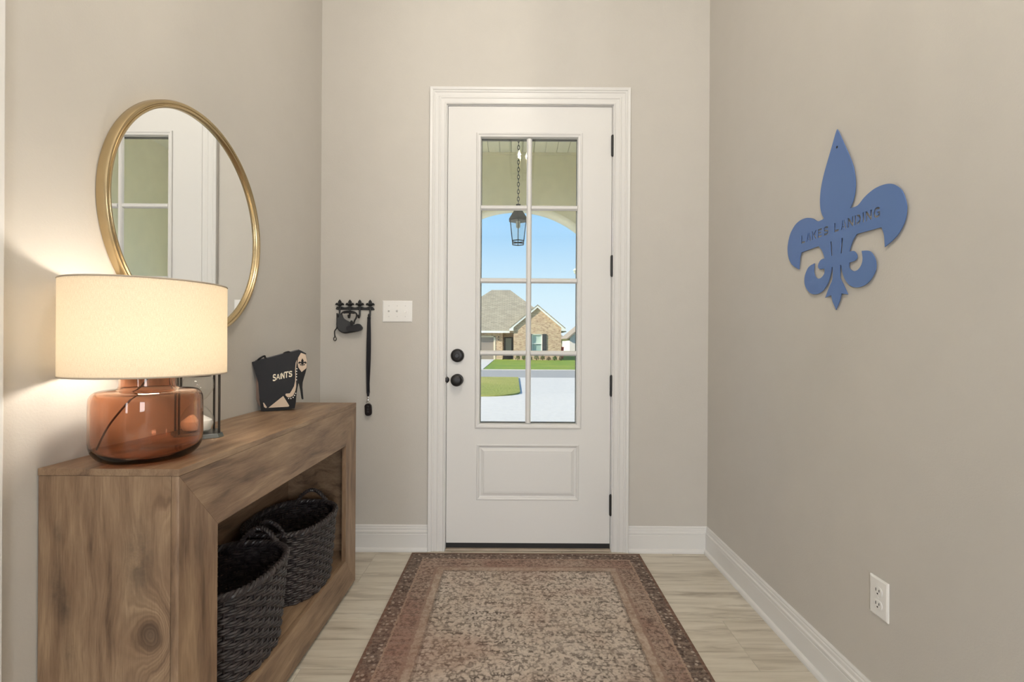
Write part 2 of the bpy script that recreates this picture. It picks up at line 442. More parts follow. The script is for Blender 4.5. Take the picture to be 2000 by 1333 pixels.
for z in zs[1:4]:
    for xa, xb in ((GX0, gcx - mw / 2 + .002), (gcx + mw / 2 - .002, GX1)):
        MB().prof_x([(YD + y, c) for c, y in muntin_prof(z, 0.0145)], xa, xb).build('muntin', M_door, door)
for i in range(4):
    for xa, xb in ((GX0 - .004, gcx), (gcx, GX1 + .004)):
        box('glass_pane', M_glass, (xa, xb, YD + .0160, YD + .0200, zs[i] - (.004 if i == 0 else 0), zs[i + 1] + (.004 if i == 3 else 0)), door)
# dark spacer bars of the sealed glass unit
mb = MB(); rings(mb, GX0 - .004, GX1 + .004, GZ0 - .004, GZ1 + .004, [(0, -.021), (.0075, -.021), (.0075, -.031), (0, -.031)], YD)
mb.build('glass_spacer', plain('spacer_grey', (0.06, 0.06, 0.055), 0.5, 0.3), door)
box('bottom_sweep', M_rubber, (DX0 + .001, DX1 - .001, YD + .003, YS, 0.0135, DZ0 - .001), door)
for hz in (2.263, 1.592, 0.924, 0.259):
    h = MB().tube([(DX1 + .002, YD - .006, hz - .055), (DX1 + .002, YD - .006, hz + .055)], .0075, 10)
    for t in (-.057, .057): h.tube([(DX1 + .002, YD - .006, hz + t - .003), (DX1 + .002, YD - .006, hz + t + .003)], .005, 8)
    h.build('hinge', M_black, door, smooth=True)
kx = -0.315
MB().lathe([(0, -.028), (.024, -.028), (.031, -.025), (.035, -.020), (.0375, -.010), (.0375, 0)], 40, (kx, YD, 1.088), 'Y').build('deadbolt', M_knob, door, smooth=True)
dbp = [o for o in bpy.data.objects if o.name == 'deadbolt'][0]
MB().lathe([(0, -.031), (.011, -.031), (.013, -.029), (.013, -.027)], 24, (kx, YD, 1.088), 'Y').build('thumb_turn', M_knob, dbp, smooth=True)
MB().lathe([(0, -.062), (.018, -.0615), (.027, -.058), (.0325, -.050), (.0335, -.043), (.029, -.034), (.016, -.028), (.014, -.012), (.018, -.010), (.033, -.007), (.034, 0)], 40, (kx, YD, 0.952), 'Y').build('door_knob', M_knob, door, smooth=True)
MB().lathe([(0, -.012), (.008, -.0115), (.019, -.006), (.0275, 0)], 24, (JX0 - .002, YB + .010, 0.952), 'Y').build('strike_plate', M_knob, door, smooth=True)
struct(MB().box(JX0, JX1, YB - .012, YB + WT, 0.0005, 0.0125).build('trim_3', M_sill, bevel=.004))
# added opening with its lining; unseen side room and window made up for daylight
struct(MB().box(XL - WT, XL - .0005, 0.0005, .003, 0, 2.452).box(XL - WT, XL - .0005, .902, .9055, 0, 2.452).box(XL - WT, XL - .0005, .003, .902, 2.452, 2.4695).build('trim_4', M_trim))
struct(box('wall_added_room_back', M_wall, (-3.3, XL - WT, 1.9, 2.05, 0, ZC)))
struct(MB().box(-3.45, -3.3, -0.9, -.3, 0, ZC).box(-3.45, -3.3, 1.2, 2.05, 0, ZC).box(-3.45, -3.3, -.3, 1.2, 0, .6).box(-3.45, -3.3, -.3, 1.2, 2.6, ZC).build('wall_added_room_left', M_wall))
w3 = struct(MB().box(-3.42, -3.32, -.3, -.24, .6, 2.6).box(-3.42, -3.32, 1.14, 1.2, .6, 2.6).box(-3.42, -3.32, -.24, 1.14, .6, .67).box(-3.42, -3.32, -.24, 1.14, 1.57, 1.63).box(-3.42, -3.32, -.24, 1.14, 2.53, 2.6).build('window_3', M_trim))
for a, b in ((.67, 1.57), (1.63, 2.53)): box('glass_pane', M_glass, (-3.375, -3.369, -.24, 1.14, a, b), w3)

# ================================================================== porch
M_porch = plain('porch_cream_paint', srgb(240, 234, 204), 0.7, bump_scale=60, bump_s=0.2, var=0.03)
M_concrete = plain('pale_concrete', (0.61, 0.57, 0.51), 0.85, bump_scale=30, bump_s=0.1, var=0.05)
PY0, PY1, PZC = YB + WT, 4.65, 3.018
AX, AR, AZ = 0.02, 1.0, 1.50
pts = [(-2.2, -0.3), (AX - AR, -0.3)] + [(AX - AR * math.cos(math.pi * k / 40), AZ + AR * math.sin(math.pi * k / 40) * 1.015) for k in range(41)] + [(AX + AR, -0.3), (2.2, -0.3), (2.2, 3.6), (-2.2, 3.6)]
struct(finish('wall_porch_front', flat([pts], 0.30, lambda a, b, d: (a, d + PY1 + 0.15, b)), M_porch))
lp_ = [(PY0, -.3), (PY0 + .08, -.3), (PY0 + .08, 2.95), (PY1 - .08, 2.95), (PY1 - .08, -.3), (PY1, -.3), (PY1, 3.3), (PY0, 3.3)]
struct(finish('wall_porch_left', flat([lp_], .15, lambda a, b, d: (d - 1.325, a, b)), M_porch))
struct(box('wall_porch_right', M_porch, (1.25, 1.40, PY0, PY1, -.3, 3.3)))
struct(box('porch_slab', M_concrete, (-2.2, 2.2, PY0, PY1 + .35, -.35, -.02)))
struct(box('wall_exterior_left', M_porch, (-2.2, XL - WT, YB, PY0, -.3, 3.6)))
struct(box('wall_exterior_right', M_porch, (XR + WT, 2.2, YB, PY0, -.3, 3.6)))
pc = struct(box('ceiling_porch', plain('porch_ceiling_paint', srgb(242, 240, 220), 0.6), (-1.25, 1.25, PY0, PY1, PZC + .012, PZC + .2)))
x = -1.25 + 0.0085
while x < 1.14:
    MB().box(x + .0025, min(x + .1070, 1.25), PY0, PY1, PZC, PZC + .012).build('ceiling_board', plain('porch_ceiling_paint', srgb(242, 240, 220), 0.6), pc, bevel=.002)
    x += 0.1095
MB().box(-1.25, 1.25, PY1 - .018, PY1 - .0005, PZC - .022, PZC - .0005).build('ceiling_mould', M_porch, pc)

def hexring(r, z, n=6, a0=R(30)): return [(r * math.cos(a0 + 2 * math.pi * k / n), r * math.sin(a0 + 2 * math.pi * k / n), z) for k in range(n)]
def hexloft(mb, levels, n=6, cap0=True, cap1=True):
    vs = []; fs = []
    for r, z in levels: vs += hexring(max(r, .0005), z, n)
    for i in range(len(levels) - 1):
        for k in range(n): fs.append((i * n + k, i * n + (k + 1) % n, (i + 1) * n + (k + 1) % n, (i + 1) * n + k))
    if cap0: fs.append(tuple(range(n)))
    if cap1: fs.append(tuple((len(levels) - 1) * n + k for k in range(n)))
    return mb.add(vs, fs)
M_lant = plain('lantern_black', (0.022, 0.026, 0.026), 0.5)
lant = thing('hanging_lantern', (0.027, 3.75, 1.934), 'black hexagonal glass lantern hanging on a chain under porch arch', 'lantern')
L = lambda mb, nm, mt, p=lant, **k: mb.build(nm, mt, p, local=True, **k)
L(hexloft(MB(), [(.020, .318), (.022, .300), (.034, .292), (.040, .262), (.060, .232), (.080, .200), (.083, .192), (.079, .188), (.071, .186)]), 'lantern_roof', M_lant)
for zz_ in (.006, .029): L(MB().tube(hexring(.050, zz_), .0042, 6, closed=True), 'bottom_ring', M_lant)
for k in range(6):
    a = hexring(.072, .188)[k]; b = hexring(.049, .03)[k]
    L(MB().tube([a, (b[0], b[1], .004)], .0032, 6), 'post', M_lant)
    a2 = hexring(.072, .188)[(k + 1) % 6]; b2 = hexring(.049, .03)[(k + 1) % 6]
    q = [Vector(a) * .97, Vector(a2) * .97, Vector(b2) * .97, Vector(b) * .97]
    for w in q[:2]: w.z = .188
    for w in q[2:]: w.z = .03
    nrm = (q[1] - q[0]).cross(q[3] - q[0]).normalized() * .0015
    L(MB().add([tuple(v + nrm) for v in q] + [tuple(v - nrm) for v in q], [(0, 1, 2, 3), (7, 6, 5, 4), (0, 4, 5, 1), (1, 5, 6, 2), (2, 6, 7, 3), (3, 7, 4, 0)]), 'glass_pane', M_clear)
L(MB().lathe([(.0, .130), (.012, .132), (.017, .145), (.017, .186), (.0, .187)], 16), 'candle_sleeve', plain('ivory_sleeve', (0.75, 0.72, 0.6), 0.5), smooth=True)
# chain links
zl = 2.25; k = 0; top = PZC
while zl < top - .02:
    pts = []
    for j in range(12):
        t = 2 * math.pi * j / 12
        a = .0085 * math.cos(t); b = .018 * math.sin(t)
        pts.append((a if k % 2 else 0.0, 0.0 if k % 2 else a, zl - 1.934 + .016 + b))
    L(MB().tube(pts, .0026, 6, closed=True), 'chain_link', M_lant)
    zl += .029; k += 1
L(MB().lathe([(.0, PZC - 1.934 - .03), (.03, PZC - 1.934 - .026), (.055, PZC - 1.934 - .008), (.058, PZC - 1.934), (0, PZC - 1.934)], 24), 'ceiling_canopy', M_lant, smooth=True)

# ================================================================== outdoors
GZ = -0.41
def m_grass(name, a, b, c):
    n = NT(name)
    q = n.noise(n.obj(), 3.0, 6.0, 0.7); p = n.noise(n.obj(), 0.35, 3.0)
    col = n.mix(n.ramp(q, ((0.35, 0.0), (0.65, 1.0))), a, b)
    col = n.mix(n.ramp(p, ((0.4, 0.0), (0.7, 0.7))), col, c)
    n.pbr(Base__Color=col, Roughness=0.9, Normal=n.bump(n.noise(n.obj(), 14.0, 4.0), 0.6, 0.08)); return n.m
M_grass = m_grass('lawn_grass', (0.13, 0.22, 0.010), (0.22, 0.31, 0.018), (0.30, 0.32, 0.03))
M_grass2 = m_grass('dry_lawn_grass', (0.24, 0.27, 0.035), (0.32, 0.32, 0.06), (0.42, 0.36, 0.09))
M_road = plain('street_asphalt_grey', (0.33, 0.315, 0.29), 0.9, var=0.06)
struct(MB().box(-60, 60, 28.3, 140, GZ - .3, GZ).build('ground_far', M_grass))
struct(MB().box(-60, 60, 21.9, 28.0, GZ - .3, GZ - .02).build('street', M_road))
struct(MB().box(-60, 60, 28.0, 28.3, GZ - .3, GZ + .02).build('kerb', M_concrete))
struct(MB().box(-60, 60, PY1 + .35, 21.9, GZ - .3, GZ - .004).build('driveway_apron', M_concrete))
struct(MB().box(-9.0, -1.85, 28.1, 45.6, GZ - .2, GZ + .025).build('driveway_far', M_concrete))
lp = [(-40, 14.0), (-0.9, 14.0)] + [(-0.9 + 1.1 * math.sin(t * math.pi / 20), 15.1 - 1.1 * math.cos(t * math.pi / 20)) for t in range(1, 11)] + [(0.2, 21.6), (-40, 21.6)]
struct(finish('lawn_patch', flat([lp], .06, lambda a, b, d: (a, b, d + GZ + .01)), M_grass2))

def m_brick():
    n = NT('house_brick'); s = n.xyz(n.obj())
    v = n.vec(n.f('ADD', s[0], s[1]), s[2], 0.0)
    b = n.t.nodes.new('ShaderNodeTexBrick')
    n.set(b.inputs['Vector'], v); b.inputs['Scale'].default_value = 1.0
    b.inputs['Brick Width'].default_value = .25; b.inputs['Row Height'].default_value = .085; b.inputs['Mortar Size'].default_value = .009
    n.set(b.inputs['Color1'], srgb(214, 186, 154)); n.set(b.inputs['Color2'], srgb(176, 138, 112)); n.set(b.inputs['Mortar'], srgb(205, 190, 165))
    big = n.noise(n.vec(n.f('MULTIPLY', n.f('ADD', s[0], s[1]), 3.2), n.f('MULTIPLY', s[2], 9.0), 0.0), 1.0, 2.0)
    c = n.mix(n.ramp(big, ((0.60, 0.0), (0.68, 0.75))), b.outputs[0], srgb(120, 88, 72))
    n.pbr(Base__Color=c, Roughness=0.9); return n.m
M_brick = m_brick()
def m_shingle():
    n = NT('roof_shingles'); s = n.xyz(n.obj())
    b = n.t.nodes.new('ShaderNodeTexBrick')
    n.set(b.inputs['Vector'], n.vec(s[0], n.f('ADD', s[1], s[2]), 0.0)); b.inputs['Scale'].default_value = 1.0
    b.inputs['Brick Width'].default_value = .5; b.inputs['Row Height'].default_value = .3; b.inputs['Mortar Size'].default_value = .02
    n.set(b.inputs['Color1'], srgb(166, 156, 134)); n.set(b.inputs['Color2'], srgb(138, 130, 112)); n.set(b.inputs['Mortar'], srgb(112, 106, 92))
    c = n.mix(n.f('MULTIPLY', n.noise(n.obj(), 2.0, 4.0), 0.5), b.outputs[0], srgb(178, 168, 146))
    n.pbr(Base__Color=c, Roughness=0.95); return n.m
M_roof = m_shingle()
M_fascia = plain('white_fascia', (0.82, 0.81, 0.78), 0.6)
M_dark = plain('charcoal_shutter', (0.035, 0.036, 0.042), 0.6)
M_winglass = plain('house_window_glass', (0.33, 0.45, 0.40), 0.15)
M_blind = plain('window_blind', (0.52, 0.62, 0.54), 0.5)
hs = thing('brick_house', (-1.5, 46, GZ), 'tan brick house with grey hip roof and front gable across street', 'house')
def slab(mb, P, t=0.08):
    """roof plane given by corner points, with thickness"""
    P = [Vector(p) for p in P]; nrm = (P[1] - P[0]).cross(P[2] - P[0]).normalized()
    if nrm.z < 0: nrm = -nrm
    n = len(P); vs = [tuple(p) for p in P] + [tuple(p - nrm * t) for p in P]
    return mb.add(vs, [tuple(range(n)), tuple(range(2 * n - 1, n - 1, -1))] + [(k, n + k, n + (k + 1) % n, (k + 1) % n) for k in range(n)])
H0, EV = GZ, 2.30
wl = MB().box(-8.0, -4.95, 46, 46.25, H0, EV).box(-1.88, -1.11, 46, 46.25, H0, EV).box(-4.95, -1.88, 46, 46.25, 1.80, EV)
wl.box(-8.0, -7.75, 46.25, 58, H0, EV).box(4.2, 4.45, 48, 58, H0, EV).box(-8, 4.45, 57.8, 58, H0, EV)
wl.build('main_wall', M_brick, hs)
box('entry_wall', M_brick, (-1.35, -0.05, 47.4, 47.6, H0, EV), hs)
box('entry_soffit', M_fascia, (-1.2, -0.05, 46.0, 47.4, 2.2, EV), hs)
GA = (2.20, 4.60)                                        # apex of the front gable wall
fg = flat([[(-0.05, H0), (4.45, H0), (4.45, 2.62), (GA[0], GA[1]), (-0.05, 2.62)], rect(1.66, 2.66, 0.35, 2.05)], 0.25, lambda a, b, d: (a + 1.5, d - 1 + .125, b - GZ))
finish('gable_wall', fg, M_brick, hs)
box('gable_return', M_brick, (-0.05, 0.2, 45.25, 47.4, H0, 2.5), hs); box('gable_return', M_brick, (4.2, 4.45, 45.25, 48, H0, 2.5), hs)
rf = slab(slab(slab(slab(MB(), [(-8.35, 45.55, 2.33), (5.0, 45.55, 2.33), (-0.45, 52, 6.97), (-2.46, 52, 6.97)]), [(5.0, 45.55, 2.33), (5.0, 58.4, 2.33), (-0.45, 52, 6.97)]),
     [(5.0, 58.4, 2.33), (-8.35, 58.4, 2.33), (-2.46, 52, 6.97), (-0.45, 52, 6.97)]), [(-8.35, 58.4, 2.33), (-8.35, 45.55, 2.33), (-2.46, 52, 6.97)])
rf.build('main_roof', M_roof, hs)
gr = slab(slab(MB(), [(-0.45, 44.83, 2.62), (2.20, 44.83, 4.83), (2.20, 50.0, 4.83), (-0.45, 47.6, 2.62)]), [(4.86, 44.83, 2.62), (2.20, 44.83, 4.83), (2.20, 50.0, 4.83), (4.86, 49, 2.62)])
gr.build('gable_roof', M_roof, hs)
for sx in (-1, 1):
    P = [(2.20, 4.75), (2.20 + sx * 2.66, 2.54), (2.20 + sx * 2.66, 2.34), (2.20 + sx * 2.25, 2.34), (2.20 + sx * 2.25, 2.66), (2.20, 4.54)]
    finish('rake_board', flat([P], .15, lambda a, b, d: (a + 1.5, d - 1.085, b - GZ)), M_fascia, hs)
box('fascia_board', M_fascia, (-8.35, -0.42, 45.5, 45.56, 2.14, 2.34), hs)
gd = box('garage_door', plain('garage_taupe', srgb(150, 138, 128), 0.6), (-4.9, -1.97, 46.1, 46.16, H0, 1.74), hs)
for z in (0.1, 0.62, 1.14): box('door_panel_joint', plain('garage_taupe', 0), (-4.9, -1.97, 46.085, 46.1, z - .02, z + .02), gd)
MB().box(-1.97, -1.80, 45.97, 46.2, H0, 1.86).box(-5.05, -4.9, 45.97, 46.2, H0, 1.86).box(-5.05, -1.80, 45.97, 46.2, 1.74, 1.86).build('garage_trim', plain('cream_trim', srgb(225, 212, 188), .7), hs)
fd = box('front_door', M_dark, (-1.0, -0.1, 47.33, 47.4, H0 + .02, 1.78), hs)
box('door_glass', plain('pale_door_glass', (0.36, 0.40, 0.38), .15), (-0.84, -0.26, 47.31, 47.33, 0.25, 1.66), fd)
wd = MB().box(1.66, 1.74, 45.02, 45.2, .35, 2.05).box(2.58, 2.66, 45.02, 45.2, .35, 2.05).box(1.66, 2.66, 45.02, 45.2, 1.97, 2.05).box(1.66, 2.66, 44.98, 45.2, .31, .40).box(1.66, 2.66, 45.04, 45.2, 1.10, 1.16).build('window', M_fascia, hs)
box('pane', M_blind, (1.74, 2.58, 45.12, 45.15, 1.16, 1.97), wd); box('pane', M_winglass, (1.74, 2.58, 45.12, 45.15, .40, 1.10), wd)
for a, b in ((1.26, 1.64), (2.68, 3.06)):
    sh = box('shutter', M_dark, (a, b, 44.94, 45.0, .33, 2.05), hs)
wlp = MB().box(-1.55, -1.43, 45.88, 45.99, 1.45, 1.50).add([(-1.58, 45.85, 1.74), (-1.40, 45.85, 1.74), (-1.40, 46, 1.74), (-1.58, 46, 1.74), (-1.49, 45.92, 1.86)], [(0, 1, 4), (1, 2, 4), (2, 3, 4), (3, 0, 4), (0, 1, 2, 3)])
for px_ in (-1.55, -1.43): wlp.tube([(px_, 45.88, 1.47), (px_, 45.88, 1.75)], .012, 6)
wlp.build('wall_lamp', M_dark, hs)
# houses further off
def far_house(name, x0, x1, y, eave, ridge, roofm, wallm, label, gable=True):
    h = thing(name, ((x0 + x1) / 2, y, GZ), label, 'house')
    xm = (x0 + x1) / 2
    if gable:
        me_ = flat([[(x0, GZ), (x1, GZ), (x1, eave), (xm, ridge), (x0, eave)]], .3, lambda a, b, d: (a - xm, d, b - GZ))
        finish('front_wall', me_, wallm, h)
        box('side_wall', wallm, (x0, x0 + .2, y + .15, y + 9, GZ, eave), h); box('side_wall', wallm, (x1 - .2, x1, y + .15, y + 9, GZ, eave), h)
        k_ = (ridge - eave) / (xm - x0)
        slab(slab(MB(), [(x0 - .4, y - .5, eave - .4 * k_ + .1), (xm, y - .5, ridge + .1), (xm, y + 9, ridge + .1), (x0 - .4, y + 9, eave - .4 * k_ + .1)], .15),
             [(x1 + .4, y - .5, eave - .4 * k_ + .1), (xm, y - .5, ridge + .1), (xm, y + 9, ridge + .1), (x1 + .4, y + 9, eave - .4 * k_ + .1)], .15).build('roof', roofm, h)
        for wx in (x0 + 1.1, xm + 1.2): 
            w_ = box('window', M_dark, (wx - .35, wx + .35, y - .19, y - .15, .5, 1.5), h)
    else:
        box('wall', wallm, (x0, x1, y, y + 10, GZ, eave), h)
        a, b = y - .5, y + 10.5; m = (a + b) / 2; i = 5.0
        q = [(x0 - .5, a, eave), (x1 + .5, a, eave), (x1 + .5, b, eave), (x0 - .5, b, eave)]; r0 = (x0 + i, m, ridge); r1 = (x1 - i, m, ridge)
        mb_ = slab(slab(slab(slab(MB(), [q[0], q[1], r1, r0]), [q[1], q[2], r1]), [q[2], q[3], r0, r1]), [q[3], q[0], r0])
        mb_.build('roof', roofm, h)
        for wx in (x0 + 2, x1 - 2): box('window', M_dark, (wx - .5, wx + .5, y - .05, y - .001, .4, 1.6), h)
M_roof2 = plain('far_roof_grey', srgb(150, 138, 124), .9, var=.06)
far_house('white_house', 7.0, 15.0, 60, 2.05, 5.4, M_roof2, plain('white_siding', srgb(236, 226, 216), .8), 'white gabled house partly seen beside brick house')
far_house('grey_roofed_house', -2.0, 8.3, 78, 1.9, 5.6, M_roof2, plain('beige_siding', srgb(190, 172, 150), .8), 'distant grey hip roofed house between brick and white houses', False)
rb = thing('red_bin', (5.05, 52, GZ), 'small red box shaped bin at corner of brick house', 'bin')
M_red = plain('red_paint', srgb(214, 84, 72), .6)
MB().add([(4.76, 51.7, GZ), (5.34, 51.7, GZ), (5.34, 52.3, GZ), (4.76, 52.3, GZ), (4.70, 51.64, .72), (5.40, 51.64, .72), (5.40, 52.36, .72), (4.70, 52.36, .72)],
         [(3, 2, 1, 0), (0, 1, 5, 4), (1, 2, 6, 5), (2, 3, 7, 6), (3, 0, 4, 7), (4, 5, 6, 7)]).build('body', M_red, rb)
MB().box(4.67, 5.43, 51.6, 52.4, .72, .80).build('lid', M_red, rb, bevel=.02)

# shrubs along the brick house
def m_leaf(name, a, b):
    n = NT(name); n.pbr(Base__Color=n.mix(n.noise(n.obj(), 9.0, 2.0), a, b), Roughness=0.7); return n.m
LEAFM = [m_leaf('shrub_leaf_dark', (0.03, 0.09, 0.02), (0.09, 0.18, 0.04)), m_leaf('shrub_leaf_olive', (0.10, 0.13, 0.05), (0.20, 0.20, 0.08)), m_leaf('shrub_leaf_rust', (0.16, 0.10, 0.07), (0.26, 0.19, 0.12))]
SH = [(0.35, .27, .62, 1, 'olive leafed shrub under brick gable next to entry'), (0.92, .28, .70, 0, 'dark green round shrub second along gable from house entry'),
      (1.50, .27, .42, 1, 'low olive shrub under shutter nearer the house entry'), (2.08, .28, .78, 0, 'tall dark green shrub below gable window'),
      (2.66, .27, .62, 1, 'olive shrub under shutter further from house entry'), (3.22, .26, .38, 2, 'low rust brown shrub below brick gable'),
      (3.78, .27, .44, 0, 'small dark green shrub between two rust brown shrubs'), (4.34, .26, .50, 2, 'rust brown shrub at outer corner of brick gable near red bin')]
for sx_, sr, shh, mi, lab in SH:
    t = thing('shrub', (sx_, 44.1, GZ), lab, 'shrub', 'shrubs along the brick house')
    mb = MB()
    for _ in range(230):
        th, ph = random.uniform(0, 2 * math.pi), random.uniform(0, math.pi / 2)
        rr = random.uniform(.5, .9)
        p = Vector((sr * rr * math.cos(th) * math.cos(ph), sr * rr * math.sin(th) * math.cos(ph), shh * (.12 + .88 * rr * math.sin(ph))))
        d = Vector((random.gauss(0, 1), random.gauss(0, 1), random.gauss(.6, .8))).normalized(); s_ = d.cross(Vector((.3, .5, .8))).normalized()
        l = random.uniform(.05, .09)
        mb.add([p - s_ * l * .35, p + d * l, p + s_ * l * .35, p - d * l * .6], [(0, 1, 2, 3)])
    fo = mb.build('foliage', LEAFM[mi], t, local=True); fo['kind'] = 'stuff'
    st = MB()
    for a in range(4): st.tube([(0, 0, 0), (.5 * sr * math.cos(a * 1.57), .5 * sr * math.sin(a * 1.57), shh * .6)], [.02, .008], 5)
    st.build('stem', plain('shrub_stem', (.08, .05, .03), .9), t, local=True)
# street lamp, only its head shows at the edge of the glass
sl = thing('street_lamp', (4.45, 30.0, GZ), 'grey street lamp whose rounded head shows at edge of glass', 'street lamp')
M_post = plain('lamp_post_grey', (.32, .33, .31), .5, .3)
MB().tube([(4.45, 30, GZ), (4.45, 30, 2.5), (4.45, 30, 5.55)], [.09, .07, .055], 12).build('post', M_post, sl, smooth=True)
MB().tube(spline([(4.45, 30, 5.5), (4.40, 30, 5.85), (4.15, 30, 5.98), (3.98, 30, 5.93)]), .035, 8).build('arm', M_post, sl, smooth=True)
MB().lathe([(0, .2), (.05, .19), (.06, .14), (.13, .08), (.20, .0), (.205, -.03), (.17, -.06), (.15, -.16), (.09, -.24), (0, -.26)], 24, (3.90, 30, 5.79)).build('lamp_head', plain('lamp_head_pale', (.50, .54, .44), .4), sl, smooth=True)

# ================================================================== rug
def m_rug():
    n = NT('rug_print'); s = n.xyz(n.obj()); hx, hy = RW / 2, RL / 2
    wob = n.f('MULTIPLY', n.f('SUBTRACT', n.noise(n.obj(), 70.0, 5.0, 0.7), 0.5), 0.030)
    ax = n.f('ABSOLUTE', s[0])
    e = n.f('ADD', n.f('MINIMUM', n.f('SUBTRACT', hx, ax), n.f('SUBTRACT', hy, n.f('ABSOLUTE', s[1]))), wob)
    inn = lambda a, b: n.f('MULTIPLY', n.f('GREATER_THAN', e, a), n.f('LESS_THAN', e, b))
    mir = n.vec(ax, s[1], 0.0)
    # floral all-over: cells with dark outlines and pale hearts, mirrored about the long axis
    wv = n.n('ShaderNodeVectorMath', 0, _operation='ADD', **{})
    nd = wv.node; n.set(nd.inputs[0], mir); n.set(nd.inputs[1], n.scale(n.n('ShaderNodeTexNoise', 1, Vector=n.obj(), Scale=30.0, Detail=2.0), (.016, .016, 0)))
    v1 = n.n('ShaderNodeTexVoronoi', 0, _feature='DISTANCE_TO_EDGE', Vector=wv, Scale=58.0)
    v2 = n.n('ShaderNodeTexVoronoi', 0, _feature='F1', Vector=wv, Scale=58.0)
    v3 = n.n('ShaderNodeTexVoronoi', 0, _feature='DISTANCE_TO_EDGE', Vector=wv, Scale=17.0)
    out1 = n.ramp(v1, ((0.10, 1.0), (0.30, 0.0))); heart = n.ramp(v2, ((0.16, 1.0), (0.30, 0.0))); vine = n.ramp(v3, ((0.02, 1.0), (0.06, 0.0)))
    brk = n.noise(n.obj(), 48.0, 4.0, 0.65)
    streak = n.noise(n.vec(n.f('MULTIPLY', s[0], 3.0), n.f('MULTIPLY', s[1], 55.0), 0.0), 1.0, 4.0, 0.65)
    patch = n.noise(n.obj(), 2.6, 4.0, 0.55, 0.6)
    patch2 = n.noise(n.scale(n.obj(), (1.0, 1.0, 1.0)), 4.3, 3.0, 0.6)
    cream, tan, rust, umber, grey = srgb(216, 202, 188), srgb(196, 177, 160), srgb(160, 124, 108), srgb(66, 53, 47), srgb(150, 142, 134)
    ground = n.mix(n.ramp(patch, ((0.35, 0.0), (0.65, 1.0))), cream, tan)
    ground = n.mix(n.f('MULTIPLY', n.ramp(patch2, ((0.5, 0.0), (0.75, 1.0))), 0.45), ground, rust)
    ground = n.mix(n.f('MULTIPLY', n.ramp(patch2, ((0.25, 1.0), (0.42, 0.0))), 0.5), ground, grey)
    ink = n.f('MULTIPLY', n.f('MAXIMUM', n.f('MULTIPLY', out1, n.ramp(brk, ((0.42, 0.0), (0.54, 1.0)))), n.f('MULTIPLY', vine, 0.25)), n.ramp(streak, ((0.30, 1.0), (0.62, 0.45))))
    field = n.mix(n.f('MULTIPLY', ink, 1.0), ground, umber)
    field = n.mix(n.f('MULTIPLY', heart, 0.30), field, cream)
    # border bands
    gb = n.noise(n.obj(), 75.0, 3.0, 0.7)
    pink = n.mix(n.ramp(gb, ((0.42, 0.0), (0.62, 1.0))), n.mix(n.ramp(patch, ((0.4, 0.0), (0.6, 1.0))), srgb(178, 156, 140), srgb(160, 128, 114)), srgb(104, 82, 72))
    dark = n.mix(n.ramp(n.n('ShaderNodeTexVoronoi', 0, _feature='F1', Vector=n.obj(), Scale=44.0), ((0.22, 1.0), (0.34, 0.0))), n.mix(n.ramp(gb, ((0.4, 0.0), (0.6, 1.0))), srgb(72, 57, 50), srgb(132, 112, 100)), srgb(176, 160, 146))
    c = field
    c = n.mix(inn(0.170, 0.205), c, n.mix(n.ramp(n.f('ADD', n.f('MULTIPLY', gb, 0.6), n.f('MULTIPLY', patch2, 0.4)), ((0.40, 0.0), (0.62, 1.0))), srgb(192, 172, 154), srgb(148, 122, 106)))
    c = n.mix(n.f('MULTIPLY', inn(0.200, 0.214), 0.45), c, umber); c = n.mix(inn(0.158, 0.170), c, srgb(150, 124, 110))
    c = n.mix(inn(0.080, 0.158), c, pink); c = n.mix(inn(0.072, 0.080), c, srgb(168, 142, 124))
    c = n.mix(inn(0.012, 0.072), c, dark); c = n.mix(n.f('LESS_THAN', e, 0.012), c, srgb(112, 84, 70))
    c = n.mix(n.f('MULTIPLY', n.ramp(streak, ((0.45, 0.0), (0.75, 1.0))), 0.30), c, srgb(196, 180, 166))
    c = n.mix(n.f('MULTIPLY', n.ramp(n.noise(n.obj(), 1.7, 3.0, 0.6, 0.8), ((0.48, 0.0), (0.68, 1.0))), 0.30), c, srgb(156, 108, 90))
    weave = n.f('MULTIPLY', n.f('SINE', n.f('MULTIPLY', s[0], 1500.0)), n.f('SINE', n.f('MULTIPLY', s[1], 1500.0)))
    c = n.mix(n.f('ADD', 0.10, n.f('MULTIPLY', weave, 0.10)), c, (0.05, 0.04, 0.035))
    n.pbr(Base__Color=c, Roughness=0.95, Normal=n.bump(n.f('ADD', n.f('MULTIPLY', weave, 0.4), gb), 0.35, 0.002)); return n.m
RX0, RX1, RY0, RY1 = -0.553, 0.694, 0.74, 2.612
RW, RL = RX1 - RX0, RY1 - RY0
nx, ny = 42, 62; vs = []; fs = []
for j in range(ny + 1):
    for i in range(nx + 1):
        x_, y_ = -RW / 2 + RW * i / nx, -RL / 2 + RL * j / ny
        z_ = .0062 + .0012 * mnoise.noise((x_ * 3, y_ * 3, 1.7))
        vs.append((x_, y_, z_))
for j in range(ny):
    for i in range(nx): a = j * (nx + 1) + i; fs.append((a, a + 1, a + nx + 2, a + nx + 1))
loop = [i for i in range(nx + 1)] + [(j + 1) * (nx + 1) - 1 for j in range(1, ny + 1)] + [ny * (nx + 1) + i for i in range(nx - 1, -1, -1)] + [j * (nx + 1) for j in range(ny - 1, 0, -1)]
b0 = len(vs); vs += [(vs[q][0], vs[q][1], .0006) for q in loop]; m_ = len(loop)
fs += [(loop[k], b0 + k, b0 + (k + 1) % m_, loop[(k + 1) % m_]) for k in range(m_)]; fs.append(tuple(range(b0 + m_ - 1, b0 - 1, -1)))
